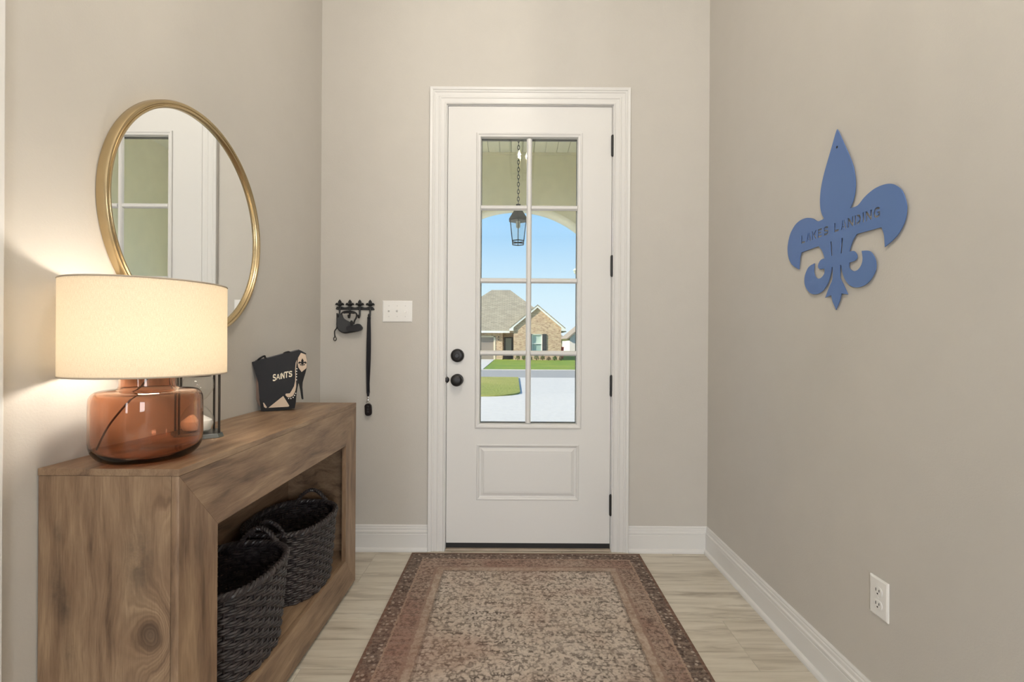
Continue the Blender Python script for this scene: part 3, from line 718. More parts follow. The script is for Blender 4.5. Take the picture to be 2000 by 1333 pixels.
rug = MB().add(vs, fs).build('rug', m_rug()); rug.location = ((RX0 + RX1) / 2, (RY0 + RY1) / 2, 0)
tag(rug, 'faded brown patterned area rug with dark border before front door', 'rug')

# ================================================================== console table
CX0, CX1, CY0, CY1, CH = -1.078, -0.757, 1.080, 2.290, 0.868
con = thing('console_table', ((CX0 + CX1) / 2, (CY0 + CY1) / 2, 0), 'brown wood console table with framed open front below round mirror', 'table')
hl, hd = (CY1 - CY0) / 2, (CX1 - CX0) / 2
W_top = m_wood('wood_top', 1, 0, tint=(1.40, 1.38, 1.36))
W_side = m_wood('wood_side', 2, 0, knots=((0.490, 0.096, .075, .6), (0.86, 0.20, .10, 0.0)), smudges=((0.655, 0.066, .032, .75), (0.600, -0.112, .020, .8), (0.545, -0.095, .016, .6), (0.72, -0.112, .012, .5), (0.45, -0.085, .016, .5)), tint=(1.40, 1.38, 1.36))
W_stile = m_wood('wood_stile', 2, 1, smudges=((0.66, -0.545, .016, .35), (0.40, -0.53, .02, .3), (0.5, 0.55, .02, .3)), tint=(1.40, 1.38, 1.36))
W_rail = m_wood('wood_rail', 1, 2, smudges=((-0.42, 0.80, .02, .3), (0.22, 0.785, .016, .4), (0.45, 0.75, .014, .35), (0.1, 0.1, .02, .35)), tint=(1.40, 1.38, 1.36))
W_in = m_wood('wood_inside', 1, 2, tint=(1.40, 1.38, 1.36))
W_shelf = m_wood('wood_shelf', 1, 0, tint=(1.40, 1.38, 1.36))
OY0, OY1, OZ0, OZ1, CB = 1.222, 2.155, 0.166, 0.690, 0.016
box('top', W_top, (CX0, CX1 - .0005, CY0 - .001, CY1 + .001, CH - .016, CH), con, bevel=.0008)
box('side_panel', W_side, (CX0 + .001, CX1 - .0195, CY0, CY0 + .018, CB, CH - .0165), con, bevel=.0006)
box('side_panel', W_side, (CX0 + .001, CX1 - .0195, CY1 - .018, CY1, CB, CH - .0165), con, bevel=.0006)
box('back_panel', W_in, (CX0 + .001, CX0 + .007, CY0 + .0185, CY1 - .0185, CB, CH - .0165), con)
box('shelf', W_shelf, (CX0 + .0075, CX1 - .0195, CY0 + .0185, CY1 - .0185, OZ0 - .018, OZ0), con)
for ya in (CY0 + .0187, CY1 - .0247): box('inner_panel', W_in, (CX0 + .0075, CX1 - .0198, ya, ya + .006, OZ0 + .0005, CH - .0165), con)
g = .0004
def front(name, poly, mat): return finish(name, flat([[(a - (CY0 + CY1) / 2, b) for a, b in poly]], .018, lambda a, b, d: (d + hd - .0095, a, b)), mat, con, bevel=.0006)
T_ = CH - .0165
front('front_stile', [(CY0, CB), (OY0, OZ0 - g), (OY0, OZ1 + g), (CY0, T_)], W_stile)
front('front_stile', [(CY1, CB), (CY1, T_), (OY1, OZ1 + g), (OY1, OZ0 - g)], W_stile)
front('front_rail', [(CY0 + g, T_), (OY0 + g, OZ1), (OY1 - g, OZ1), (CY1 - g, T_)], W_rail)
front('front_rail', [(CY0 + g, CB), (CY1 - g, CB), (OY1 - g, OZ0), (OY0 + g, OZ0)], W_rail)
for fx in (CX0 + .04, CX1 - .035):
    for fy in (CY0 + .12, CY1 - .12): MB().lathe([(0, 0), (.016, 0), (.018, .004), (.018, CB), (0, CB)], 16, (fx, fy, 0)).build('foot', M_rubber, con)

# ================================================================== wicker baskets in the console
def m_wicker():
    n = NT('dark_wicker'); q = n.noise(n.obj(), 55.0, 3.0); p = n.noise(n.obj(), 9.0, 2.0)
    c = n.mix(n.ramp(q, ((0.35, 0.0), (0.7, 1.0))), (0.016, 0.013, 0.014), (0.062, 0.050, 0.050))
    c = n.mix(n.f('MULTIPLY', n.ramp(p, ((0.5, 0.0), (0.75, 1.0))), 0.35), c, (0.085, 0.06, 0.05))
    n.pbr(Base__Color=c, Roughness=0.42, Normal=n.bump(q, 0.2, 0.002)); return n.m
M_wick = m_wicker()
BA, BB, BH = 0.150, 0.196, 0.272
def rad(z): return 0.86 + 0.14 * min(1, z / BH) ** 0.8
def ell(t, k, r=0.0, p=2.5):
    c, s_ = math.cos(t), math.sin(t)
    q = (abs(c) ** p + abs(s_) ** p) ** (-1 / p)
    return ((BA * k + r) * c * q, (BB * k + r) * s_ * q)
def make_basket(label, loc):
    t = thing('wicker_basket', loc, label, 'basket', 'wicker baskets in the console table')
    NSK, rows = 40, 33
    w = MB(); pitch = BH / rows
    for r_ in range(rows):
        z0 = pitch * (r_ + .5); k = rad(z0); pts = []
        for j in range(NSK * 3):
            th = 2 * math.pi * j / (NSK * 3)
            wob = .0042 * math.cos(NSK / 2 * th + math.pi * ((r_ // 2) % 2)) + .001 * mnoise.noise((th * 3, r_ * .7, 2))
            x_, y_ = ell(th, k, wob); pts.append((x_, y_, z0 + .0012 * math.sin(th * 7 + r_)))
        w.tube(pts, pitch * .56, 5, closed=True)
    o = w.build('weave', M_wick, t, smooth=True, local=True); o['kind'] = 'stuff'
    st = MB()
    for j in range(NSK):
        th = 2 * math.pi * (j + .0) / NSK
        st.tube([(*ell(th, rad(z)), z) for z in (0.0, BH * .33, BH * .66, BH)], .0036, 5)
    o = st.build('stakes', M_wick, t, smooth=True, local=True); o['kind'] = 'stuff'
    rim = MB()
    for ph in (0, 1, 2):
        pts = []
        for j in range(180):
            th = 2 * math.pi * j / 180; a = 26 * th + ph * 2.094
            x_, y_ = ell(th, 1.0, .0065 * math.cos(a)); pts.append((x_, y_, BH + .002 + .0065 * math.sin(a)))
        rim.tube(pts, .0062, 6, closed=True)
    rim.build('rim', M_wick, t, smooth=True, local=True)
    bp = [ell(2 * math.pi * j / 48, rad(0) - .03) for j in range(48)]
    MB().add([(a, b, .0) for a, b in bp] + [(a, b, .008) for a, b in bp], [tuple(range(47, -1, -1)), tuple(range(48, 96))] + [(k, (k + 1) % 48, 48 + (k + 1) % 48, 48 + k) for k in range(48)]).build('bottom', M_wick, t, local=True)
    for sg in (-1, 1):
        hb = MB()
        for ph in (0, 1):
            pts = []
            for j in range(61):
                u_ = j / 60; x_ = -.068 + .136 * u_
                lift = .060 * (math.sin(math.pi * u_) ** .75 if 0 < u_ < 1 else 0)
                a = 30 * u_ * math.pi / 2 + ph * math.pi
                pts.append((x_ + .003 * math.cos(a), sg * (BB * .985 + .0035 * math.cos(a)), BH - .004 + lift + .0035 * math.sin(a)))
            hb.tube(pts, .0056, 6)
        hb.build('handle', M_wick, t, smooth=True, local=True)
    return t
make_basket('dark wicker basket in console table at end below table lamp', (-0.902, 1.500, OZ0 + .001))
make_basket('dark wicker basket in console table at end below black bag', (-0.902, 1.945, OZ0 + .001))

# ================================================================== round mirror
MY, MZ = 1.597, 1.550
mir = thing('round_mirror', (XL, MY, MZ), 'round wall mirror with slim brass frame above console table', 'mirror')
MB().lathe([(.372, .0012), (.3745, .005), (.3745, .024), (.3715, .0290), (.3675, .030), (.3640, .028), (.3622, .0245), (.3605, .0245), (.3590, .027), (.3555, .0275), (.3525, .025), (.3510, .0185), (.3510, .011), (.365, .0012)], 128, (XL, MY, MZ), 'X', closed=True).build('frame', M_brass, mir, smooth=True)
MB().lathe([(0, .0165), (.3515, .0165), (.3515, .0120), (0, .0120)], 96, (XL, MY, MZ), 'X').build('mirror_glass', M_mirror, mir)

# ================================================================== table lamp
LX, LY, LZ = -0.905, 1.180, CH
lamp = thing('table_lamp', (LX, LY, LZ), 'lit table lamp with white drum shade and amber brown glass base', 'lamp')
n = NT('amber_glass')
n.pbr(Base__Color=(0.80, 0.52, 0.38), Roughness=0.0, IOR=1.40, **{'Transmission__Weight': 1.0}); M_amber = n.m
RB = 0.1135
outer = [(0, .0012), (.060, .0012), (.088, .005), (.104, .018), (RB, .040), (RB + .001, .08), (RB + .0005, .142), (.1115, .157), (.105, .1665), (.094, .1705), (.076, .1720), (.064, .1735), (.0595, .178), (.058, .186), (.058, .2045)]
inner = [(.0545, .2045), (.0545, .185), (.057, .1745), (.064, .1698), (.076, .1683), (.092, .1665), (.1015, .1625), (.1072, .154), (.109, .140), (.1095, .08), (.1085, .044), (.100, .026), (.085, .017), (.05, .013), (0, .0125)]
def fine(pr):
    return [tuple(p) for p in spline([(a, b, 0) for a, b in pr], 3)]
bot = MB().lathe([(max(p[0], 0), p[1]) for p in fine(outer)] + [(max(p[0], 0), p[1]) for p in fine(inner)], 96).build('glass_base', M_amber, lamp, smooth=True, local=True)
L2 = lambda mb, nm, mt, **k: mb.build(nm, mt, lamp, local=True, **k)
L2(MB().lathe([(0, .2045), (.0565, .2045), (.0565, .2065), (.026, .2075), (.016, .212), (.016, .262), (.012, .266), (0, .266)], 40), 'socket_cap', plain('aged_brass', (.40, .28, .14), .35, 1.0), smooth=True)
L2(MB().tube(spline([(.004, .0, .206), (.0, -.012, .19), (-.020, -.03, .15), (-.055, -.050, .09), (-.085, -.052, .03), (-.0955, -.045, .027)], 8), .0022, 8), 'cord', plain('brown_cord', (.10, .045, .025), .5), smooth=True)
S0, S1, SR = 1.077 - LZ, 1.299 - LZ, .1665
n = NT('linen_shade'); sx = n.xyz(n.obj())
an = n.f('ARCTAN2', sx[1], sx[0])
wv_ = n.noise(n.vec(n.f('MULTIPLY', an, 60.0), n.f('MULTIPLY', sx[2], 700.0), 0.0), 1.0, 3.0, 0.7); wh_ = n.noise(n.vec(n.f('MULTIPLY', an, 190.0), n.f('MULTIPLY', sx[2], 90.0), 0.0), 1.0, 3.0, 0.7)
wvs = n.f('MULTIPLY', n.f('ADD', wv_, wh_), 0.5)
col = n.mix(n.ramp(wvs, ((0.38, 0.0), (0.62, 1.0))), (0.66, 0.62, 0.55), (0.84, 0.81, 0.75))
df = n.n('ShaderNodeBsdfDiffuse', 0, Color=col); tl = n.n('ShaderNodeBsdfTranslucent', 0, Color=n.mix(1.0, col, (1.0, 0.965, 0.90), 'MULTIPLY'))
mx = n.t.nodes.new('ShaderNodeMixShader'); mx.inputs[0].default_value = 0.64
n.t.links.new(df, mx.inputs[1]); n.t.links.new(tl, mx.inputs[2]); n.surf(mx.outputs[0]); M_shade = n.m
shd = L2(MB().lathe([(SR, S0), (SR, S0 + .05), (SR, S1 - .05), (SR, S1), (SR - .0022, S1), (SR - .0022, S0)], 128, closed=True), 'lamp_shade', M_shade, smooth=True)
for zz in (S0, S1): MB().tube([(SR * math.cos(2 * math.pi * k / 96) * .9935, SR * math.sin(2 * math.pi * k / 96) * .9935, zz) for k in range(96)], .0022, 6, closed=True).build('shade_ring', plain('shade_trim', (.45, .38, .30), .7), shd, smooth=True, local=True)
sp = MB()
for k in range(3):
    a = 2.1 * k + .4; sp.tube([(.012 * math.cos(a), .012 * math.sin(a), .262), (.09 * math.cos(a), .09 * math.sin(a), S0 + .02), (SR * .985 * math.cos(a), SR * .985 * math.sin(a), S0 + .004)], .0016, 6)
L2(sp, 'shade_spider', plain('aged_brass', 0), smooth=True)
BULB = 0.335
n = NT('lamp_bulb_glow'); em = n.n('ShaderNodeEmission', 0, Color=(1.0, 0.87, 0.70), Strength=3.0); tb = n.n('ShaderNodeBsdfTransparent', 0, Color=(1, 1, 1))
ad = n.t.nodes.new('ShaderNodeAddShader'); n.t.links.new(em, ad.inputs[0]); n.t.links.new(tb, ad.inputs[1]); n.surf(ad.outputs[0])
L2(MB().lathe([(0, .266), (.013, .268), (.014, .272), (.022, .280), (.027, .288), (.024, .296), (.012, .302), (0, .303)], 24), 'bulb', n.m, smooth=True)
lb = light('table_lamp_bulb', 'POINT', 4.4, (1.0, 0.88, 0.745), (LX, LY, LZ + .345), shadow_soft_size=.034)
lb.parent = lamp; lb.location = (0, 0, .290)

# ================================================================== hourglass
hg = thing('hourglass', (-0.962, 1.452, CH), 'small hourglass with dark rods and white sand behind table lamp', 'hourglass', rotz=R(40))
M_gun = plain('gunmetal', (.16, .17, .17), .3, .9); M_rod = plain('dark_rod', (.05, .045, .04), .35, .8)
HB = .062
def plate(z0, z1, nm, mt):
    mb = MB(); c_ = .016
    P8 = [(-HB + c_, -HB), (HB - c_, -HB), (HB, -HB + c_), (HB, HB - c_), (HB - c_, HB), (-HB + c_, HB), (-HB, HB - c_), (-HB, -HB + c_)]
    mb.add([(a, b, z0) for a, b in P8] + [(a * .93, b * .93, z1) for a, b in P8], [tuple(range(7, -1, -1)), tuple(range(8, 16))] + [(k, (k + 1) % 8, 8 + (k + 1) % 8, 8 + k) for k in range(8)])
    return mb.build(nm, mt, hg, local=True, bevel=.001)
plate(.0005, .013, 'base_plate', M_gun); plate(.198, .192, 'top_plate', M_rod)
for a in (-1, 1):
    for b in (-1, 1): MB().tube([(a * .048, b * .048, .012), (a * .048, b * .048, .193)], .0034, 10).build('post', M_rod, hg, smooth=True, local=True)
pr = [(.018, .0135), (.034, .020), (.0405, .042), (.038, .064), (.022, .088), (.0055, .1025), (.022, .117), (.038, .141), (.0405, .163), (.034, .184), (.018, .1915)]
MB().lathe([(p[0], p[1]) for p in fine(pr)], 40).build('glass_bulb', M_clear, hg, smooth=True, local=True)
MB().lathe([(0, .0145), (.017, .0148), (.0325, .021), (.0390, .041), (.0365, .050), (.012, .066), (0, .069)], 36).build('sand', plain('white_sand', (.84, .82, .78), .9, bump_scale=300), hg, smooth=True, local=True)
MB().lathe([(0, .1914), (.033, .1914), (.036, .186), (.030, .183), (.0, .183)], 32).build('top_cap', M_rod, hg, smooth=True, local=True)

# ================================================================== shapes shared by the sign, the rack and the bag
def fleur_half():
    pet = [(0.004, .397), (.031, .343), (.060, .287), (.079, .240), (.0865, .198), (.085, .164), (.077, .138), (.064, .118)]
    arm = [(.064, .118), (.097, .117), (.124, .133), (.147, .142), (.171, .1475), (.201, .1475), (.229, .141), (.251, .127), (.268, .109), (.280, .082), (.2845, .056), (.279, .024), (.263, -.002), (.241, -.020), (.208, -.036)]
    inn = [(.208, -.036), (.2065, -.014), (.203, .006), (.193, .029)]
    low = [(.094, .028), (.0755, .0105), (.060, -.021)]
    bar = [(.060, -.021), (.080, -.0225), (.0925, -.033), (.0955, -.045), (.086, -.0545), (.061, -.0565)]
    curl = [(.061, -.0565), (.061, -.073), (.079, -.086), (.099, -.0855), (.114, -.073), (.120, -.055), (.116, -.029)]
    curl2 = [(.116, -.029), (.150, -.037), (.171, -.064), (.174, -.091), (.164, -.112), (.139, -.1335), (.103, -.141), (.070, -.133), (.044, -.111), (.030, -.084), (.0235, -.0575)]
    foot = [(.0185, -.0575), (.0185, -.098), (.034, -.122), (.056, -.158)]
    foot2 = [(.056, -.158), (.025, -.1525), (.017, -.176), (0.0, -.204)]
    out = []
    for seg in (pet, arm, inn, low, bar, curl, curl2): out += [(p[0], p[1]) for p in spline([(a, b, 0) for a, b in seg], 4)][:-1]
    out += [(.0235, -.0575)]
    out += [(p[0], p[1]) for p in spline([(a, b, 0) for a, b in foot], 3)][:-1] + foot2
    return out
FH = fleur_half()
FLEUR = [(0.0, .400)] + FH[1:] + [(-a, b) for a, b in reversed(FH[1:-1])]
def bar(x0, x1, y0, y1): return [(x0, y0), (x1, y0), (x1, y1), (x0, y1)]
q = .24
STENCIL = {
 'L': [[(0, 0), (.85, 0), (.85, .2), (q, .2), (q, 1), (0, 1)]],
 'A': [[(0, 0), (.24, 0), (.42, .60), (.44, 1), (.34, 1)], [(1, 0), (.76, 0), (.58, .60), (.56, 1), (.66, 1)], bar(.36, .64, .16, .32)],
 'K': [bar(0, q, 0, 1), [(.32, .50), (.74, 1), (1, 1), (.60, .52), (1, 0), (.74, 0)]],
 'E': [[(0, 0), (.85, 0), (.85, .2), (q, .2), (q, .41), (.75, .41), (.75, .59), (q, .59), (q, .8), (.85, .8), (.85, 1), (0, 1)]],
 'S': [[(.04, .06), (.3, 0), (.7, 0), (.92, .14), (.92, .46), (.72, .58), (.26, .66), (.26, .78), (.4, .82), (.88, .74), (.88, .94), (.62, 1), (.28, 1), (.04, .86), (.04, .58), (.24, .46), (.68, .38), (.68, .24), (.56, .19), (.04, .28)]],
 'N': [[(0, 0), (q, 0), (q, .62), (.74, 0), (.98, 0), (.98, 1), (.74, 1), (.74, .38), (q, 1), (0, 1)]],
 'D': [bar(0, q, 0, 1), [(.34, 0), (.60, 0), (.84, .12), (.97, .34), (.97, .66), (.84, .88), (.60, 1), (.34, 1), (.34, .8), (.54, .8), (.70, .64), (.70, .36), (.54, .2), (.34, .2)]],
 'I': [bar(.02, .26, 0, 1)],
 'G': [[(.98, .86), (.72, 1), (.36, 1), (.10, .84), (0, .6), (0, .4), (.10, .16), (.36, 0), (.72, 0), (.98, .14), (.98, .54), (.56, .54), (.56, .36), (.76, .36), (.76, .24), (.62, .19), (.42, .19), (.26, .36), (.26, .64), (.42, .81), (.62, .81), (.82, .72)]],
 'T': [[(.38, 0), (.62, 0), (.62, .8), (1, .8), (1, 1), (0, 1), (0, .8), (.38, .8)]]}
WID = {'I': .30}
def lettering(text, x0, x1, z, h, gap=.2):
    tot = sum((.62 if c == ' ' else WID.get(c, 1.0)) for c in text) + gap * (len(text) - 1)
    w = (x1 - x0) / tot; x_ = x0; res = []
    for c in text:
        if c != ' ':
            for poly in STENCIL[c]: res.append([(x_ + a * w, z + b * h) for a, b in poly])
        x_ += ((.62 if c == ' ' else WID.get(c, 1.0)) + gap) * w
    return res

# ================================================================== fleur-de-lis wall sign
n = NT('blue_metal')
n.pbr(Base__Color=(0.108, 0.198, 0.465), Metallic=0.35, Roughness=0.36, Normal=n.bump(n.noise(n.obj(), 60.0, 2.0), 0.05, 0.002)); M_blue = n.m
SYC, SZC = 1.591, 1.48
slots = [[(.0315, .030), (.0245, .030), (.0195, -.019), (.0265, -.019)], [(-.0315, .030), (-.0245, .030), (-.0195, -.019), (-.0265, -.019)]]
hole = [(.0045 * math.cos(k * math.pi / 8), .340 + .0045 * math.sin(k * math.pi / 8)) for k in range(16)]
sgn = thing('wall_sign', (XR, SYC, SZC), 'blue metal fleur-de-lis wall sign with cut-out lettering above wall outlet', 'sign')
spl = [FLEUR, hole] + slots + lettering('LAKES LANDING', -.196, .190, .058, .0300)
plate_ = finish('sign_plate', flat(spl, .0025, lambda a, b, d: (d - .0060, -a, b)), M_blue, sgn, bevel=.0004, seg=1)
MB().tube([(-.0076, 0, .340), (-.0004, 0, .340)], .0032, 10).build('nail', M_black, sgn, local=True)
MB().tube([(-.0049, 0, .06 - .16), (-.0004, 0, .06 - .16)], .006, 10).build('spacer_pad', M_rubber, sgn, local=True)

# ================================================================== wall plates
def outlet():
    t = thing('wall_outlet', (XR, 1.402, .4145), 'white duplex electrical outlet plate low on wall below blue sign', 'outlet')
    P = lambda mb, nm, mt, p=t, **k: mb.build(nm, mt, p, local=True, **k)
    w, h = .0352, .0572
    mb = MB(); mb.add([(0, -w, -h), (0, w, -h), (0, w, h), (0, -w, h), (-.0035, -w, -h), (-.0035, w, -h), (-.0035, w, h), (-.0035, -w, h),
                       (-.0058, -w + .005, -h + .005), (-.0058, w - .005, -h + .005), (-.0058, w - .005, h - .005), (-.0058, -w + .005, h - .005)],
                      [(0, 1, 2, 3), (0, 4, 5, 1), (1, 5, 6, 2), (2, 6, 7, 3), (3, 7, 4, 0), (4, 8, 9, 5), (5, 9, 10, 6), (6, 10, 11, 7), (7, 11, 8, 4), (8, 11, 10, 9)])
    P(mb, 'cover_plate', M_plate, bevel=.0008)
    for s_ in (1, -1):
        zc = s_ * .0195
        ov = [(.0165 * math.cos(k * math.pi / 16), zc + max(-.0125, min(.0125, .0165 * math.sin(k * math.pi / 16)))) for k in range(32)]
        rc = finish('receptacle', flat([ov], .002, lambda a, b, d: (d - .0068, a, b)), M_plate, t)
        for sy, hh in ((.0062, .0045), (-.0062, .0036)): P(MB().box(-.0083, -.0077, sy - .0011, sy + .0011, zc + .003 - hh, zc + .003 + hh), 'blade_slot_shade', M_slot_shade, rc)  # raised black pieces stand in for the shade inside the openings
        P(MB().tube([(-.0083, 0, zc - .0072), (-.0077, 0, zc - .0072)], .0025, 10), 'ground_hole_shade', M_slot_shade, rc)
    P(MB().tube([(-.0070, 0, 0), (-.0057, 0, 0)], .0032, 12), 'screw', M_plate)
outlet()
def switch_plate():
    t = thing('light_switch', (-.651, YB, 1.3325), 'white triple toggle light switch plate beside hook rack', 'light switch')
    P = lambda mb, nm, mt, p=t, **k: mb.build(nm, mt, p, local=True, **k)
    w, h = .083, .0595; mb = MB()
    mb.add([(-w, 0, -h), (w, 0, -h), (w, 0, h), (-w, 0, h), (-w, -.0035, -h), (w, -.0035, -h), (w, -.0035, h), (-w, -.0035, h),
            (-w + .005, -.0058, -h + .005), (w - .005, -.0058, -h + .005), (w - .005, -.0058, h - .005), (-w + .005, -.0058, h - .005)],
           [(0, 1, 2, 3), (0, 4, 5, 1), (1, 5, 6, 2), (2, 6, 7, 3), (3, 7, 4, 0), (4, 8, 9, 5), (5, 9, 10, 6), (6, 10, 11, 7), (7, 11, 8, 4), (8, 11, 10, 9)])
    P(mb, 'cover_plate', M_plate, bevel=.0008)
    for i, up in zip((-1, 0, 1), (1, 1, -1)):
        x_ = i * .046
        sw = P(MB().box(x_ - .0062, x_ + .0062, -.0066, -.0056, -.0125, .0125), 'toggle_slot', M_plate)
        P(MB().add([(x_ - .0045, -.0064, -.005), (x_ + .0045, -.0064, -.005), (x_ + .0045, -.0064, .005), (x_ - .0045, -.0064, .005),
                    (x_ - .0035, -.0175, up * .007 - .003), (x_ + .0035, -.0175, up * .007 - .003), (x_ + .0035, -.0175, up * .007 + .003), (x_ - .0035, -.0175, up * .007 + .003)],
                   [(0, 1, 5, 4), (1, 2, 6, 5), (2, 3, 7, 6), (3, 0, 4, 7), (4, 5, 6, 7), (3, 2, 1, 0)]), 'toggle', M_plate, sw)
        for z_ in (-.030, .030): P(MB().tube([(x_, -.0066, z_), (x_, -.0056, z_)], .0032, 10), 'screw', plain('screw_grey', (.66, .65, .64), .4))
switch_plate()

# ================================================================== hook rack and what hangs on it
RKX, RKZ = -.886, 1.3405
U = 1 / 4121.0                                           # drawing unit of the rack details
rk = thing('hook_rack', (RKX, YB, RKZ), 'black iron key rack with four fleur-de-lis hooks on back wall', 'hook rack')
G = lambda a, b: ((a - 575) * U, (300 - b) * U)
FX = (232, 465, 690, 928)
bpts = [G(135, 285)] + [G(165, 238), G(200, 262)]
top_ = []
for a in range(165, 1000, 20): top_.append(G(a, 238 + 10 * math.cos((a - 345) / 116 * math.pi * 1.0)))
brd = [G(132, 283), G(158, 232)] + top_[1:] + [G(998, 258), G(1024, 292), G(1000, 310), G(160, 306)]
finish('back_bar', flat([brd], .005, lambda a, b, d: (a, d - .004, b)), M_black, rk, bevel=.0006)
for x_ in FX:
    sc = .000155 / U
    pet_ = [(0, 70), (20, 92), (38, 122), (40, 144), (31, 166), (26, 178)]
    leaf = [(30, 172), (50, 148), (72, 146), (94, 166), (102, 198), (84, 200), (66, 190), (48, 206), (27, 222)]
    half = pet_ + leaf + [(25, 300)]
    poly = [G(x_ + a, b) for a, b in half] + [G(x_ - a, b) for a, b in reversed(half)]
    hk = finish('fleur_finial', flat([poly], .006, lambda a, b, d: (a, d - .010, b)), M_black, rk, bevel=.0008)
    hx_ = G(x_, 0)[0]; zt = G(0, 300)[1]
    MB().tube(spline([(hx_, -.010, zt + .004), (hx_, -.011, zt - .022), (hx_, -.014, zt - .036), (hx_, -.022, zt - .045), (hx_, -.031, zt - .042), (hx_, -.035, zt - .030)], 5), .0052, 8).build('hook', M_black, hk, smooth=True, local=True)
# mesh harness
hn = thing('mesh_harness', (RKX, YB, RKZ - .06), 'dark grey mesh pouch with black straps hanging from hook rack', 'harness')
M_mesh = plain('dark_grey_mesh', (.055, .056, .060), .8, bump_scale=400, bump_s=.4); M_strap = plain('black_strap', (.010, .010, .012), .65)
Gh = lambda a, b: (G(a, b)[0], G(a, b)[1] + .06)
body = smooth_loop([Gh(*p) for p in ((205, 395), (290, 400), (320, 420), (335, 500), (430, 560), (530, 600), (560, 690), (540, 790), (400, 825), (300, 810), (215, 720), (205, 600))], 2)
bd = finish('mesh_panel', flat([body], .012, lambda a, b, d: (a, d - .028, b)), M_mesh, hn, bevel=.003)
def strap(pts, r, nm='strap', y=-.028, par=hn):
    return MB().tube([(p[0], y, p[1]) for p in spline([(*Gh(a, b), 0) for a, b in pts], 6)], r, 8).build(nm, M_strap, par, smooth=True, local=True)
strap([(200, 390), (205, 560), (205, 680), (260, 780), (370, 832), (520, 815), (700, 780)], .0042)
strap([(290, 430), (330, 370), (430, 345), (560, 355), (640, 400), (640, 480), (600, 560), (580, 640)], .0046, y=-.030)
strap([(350, 385), (450, 375), (600, 390)], .0040, y=-.031)
strap([(205, 660), (190, 730), (150, 790), (145, 850), (158, 930)], .0034)
rg = [(*Gh(155 + 30 * math.cos(k * math.pi / 8), 975 + 42 * math.sin(k * math.pi / 8)), 0) for k in range(16)]
MB().tube([(a, -.028, b) for a, b, _ in rg], .0026, 6, closed=True).build('clip_ring', M_rod, hn, smooth=True, local=True)
roll = smooth_loop([Gh(*p) for p in ((430, 690), (600, 660), (700, 620), (745, 660), (790, 720), (760, 785), (600, 805), (450, 800), (430, 740))], 2)
finish('roll_pouch', flat([roll], .024, lambda a, b, d: (a, d - .034, b)), plain('navy_black_nylon', (.013, .013, .018), .5), hn, bevel=.006, seg=3)
bk = smooth_loop([Gh(*p) for p in ((515, 560), (565, 550), (590, 620), (590, 690), (530, 690))], 1)
finish('buckle', flat([bk], .010, lambda a, b, d: (a, d - .041, b)), M_strap, hn, bevel=.002)
# lanyard with key fob, measured on the wall
ly = thing('lanyard', (-.8035, YB, 1.02), 'long black lanyard with key fob hanging from last rack hook', 'lanyard')
def ribbon(pts, w, t, nm, mt):
    """flat strap through (x, y, z, twist) points"""
    vs = []; 
    for (x_, y_, z_, tw) in pts:
        c_, s_ = math.cos(tw) * w / 2, math.sin(tw) * w / 2
        for (a, b) in ((-1, -1), (1, -1), (1, 1), (-1, 1)): vs.append((x_ + a * c_ - b * t / 2 * math.sin(tw), y_ + a * s_ + b * t / 2 * math.cos(tw), z_))
    fs = [(0, 3, 2, 1)]
    for i in range(len(pts) - 1):
        for k in range(4): fs.append((i * 4 + k, i * 4 + (k + 1) % 4, i * 4 + 4 + (k + 1) % 4, i * 4 + 4 + k))
    m = (len(pts) - 1) * 4; fs.append((m, m + 1, m + 2, m + 3))
    return MB().add(vs, fs).build(nm, mt, ly, local=True, smooth=True)
M_nylon = plain('black_nylon_webbing', (.014, .014, .019), .6, bump_scale=500, bump_s=.4)
zt, zb = 1.297 - 1.02, .878 - 1.02
pa = []; pb_ = []
for k in range(25):
    u_ = k / 24; z_ = zt + (zb - zt) * u_
    sw = .0075 * math.sin(math.pi * u_) ** .7
    pa.append((-.0045 * math.sin(math.pi * u_) - .004 * u_ + .002, -.024 + .004 * u_, z_, R(35) + .3 * math.sin(3 * u_)))
    pb_.append((.0045 * math.sin(math.pi * u_) - .004 * u_ + .003, -.031 + .008 * u_, z_, R(-25) + .3 * math.sin(4 * u_ + 1)))
ribbon(pa, .019, .0016, 'strap', M_nylon); ribbon(pb_, .019, .0016, 'strap', M_nylon)
MB().tube(spline([(-.003, -.021, zt - .004), (.001, -.020, zt + .010), (.002, -.026, zt + .0155), (.003, -.031, zt + .010), (.005, -.033, zt - .004)], 5), .0055, 8).build('strap_loop', M_nylon, ly, smooth=True, local=True)
M_chr = plain('bright_chrome', (.75, .75, .76), .12, 1.0)
MB().tube([(-.002, -.021, zb + .004), (-.002, -.021, zb - .018)], [.0085, .006], 10).build('crimp', M_nylon, ly, smooth=True, local=True)
MB().lathe([(0, .0), (.005, -.001), (.006, -.008), (.004, -.013), (.0062, -.02), (.0045, -.03), (0, -.031)], 14, (-.002, -.021, zb - .018)).build('swivel_clip', M_chr, ly, smooth=True, local=True)
MB().tube([(-.002 + .0105 * math.cos(k * math.pi / 9), -.021, zb - .055 + .0105 * math.sin(k * math.pi / 9)) for k in range(18)], .0013, 6, closed=True).build('key_ring', M_chr, ly, smooth=True, local=True)
fob = smooth_loop([(-.021, zb - .060), (.015, zb - .057), (.0195, zb - .092), (.018, zb - .124), (-.016, zb - .127), (-.019, zb - .095)], 2)
fb = finish('key_fob', flat([fob], .013, lambda a, b, d: (a, d - .021, b)), plain('fob_black', (.012, .009, .010), .35), ly, bevel=.003, seg=3)
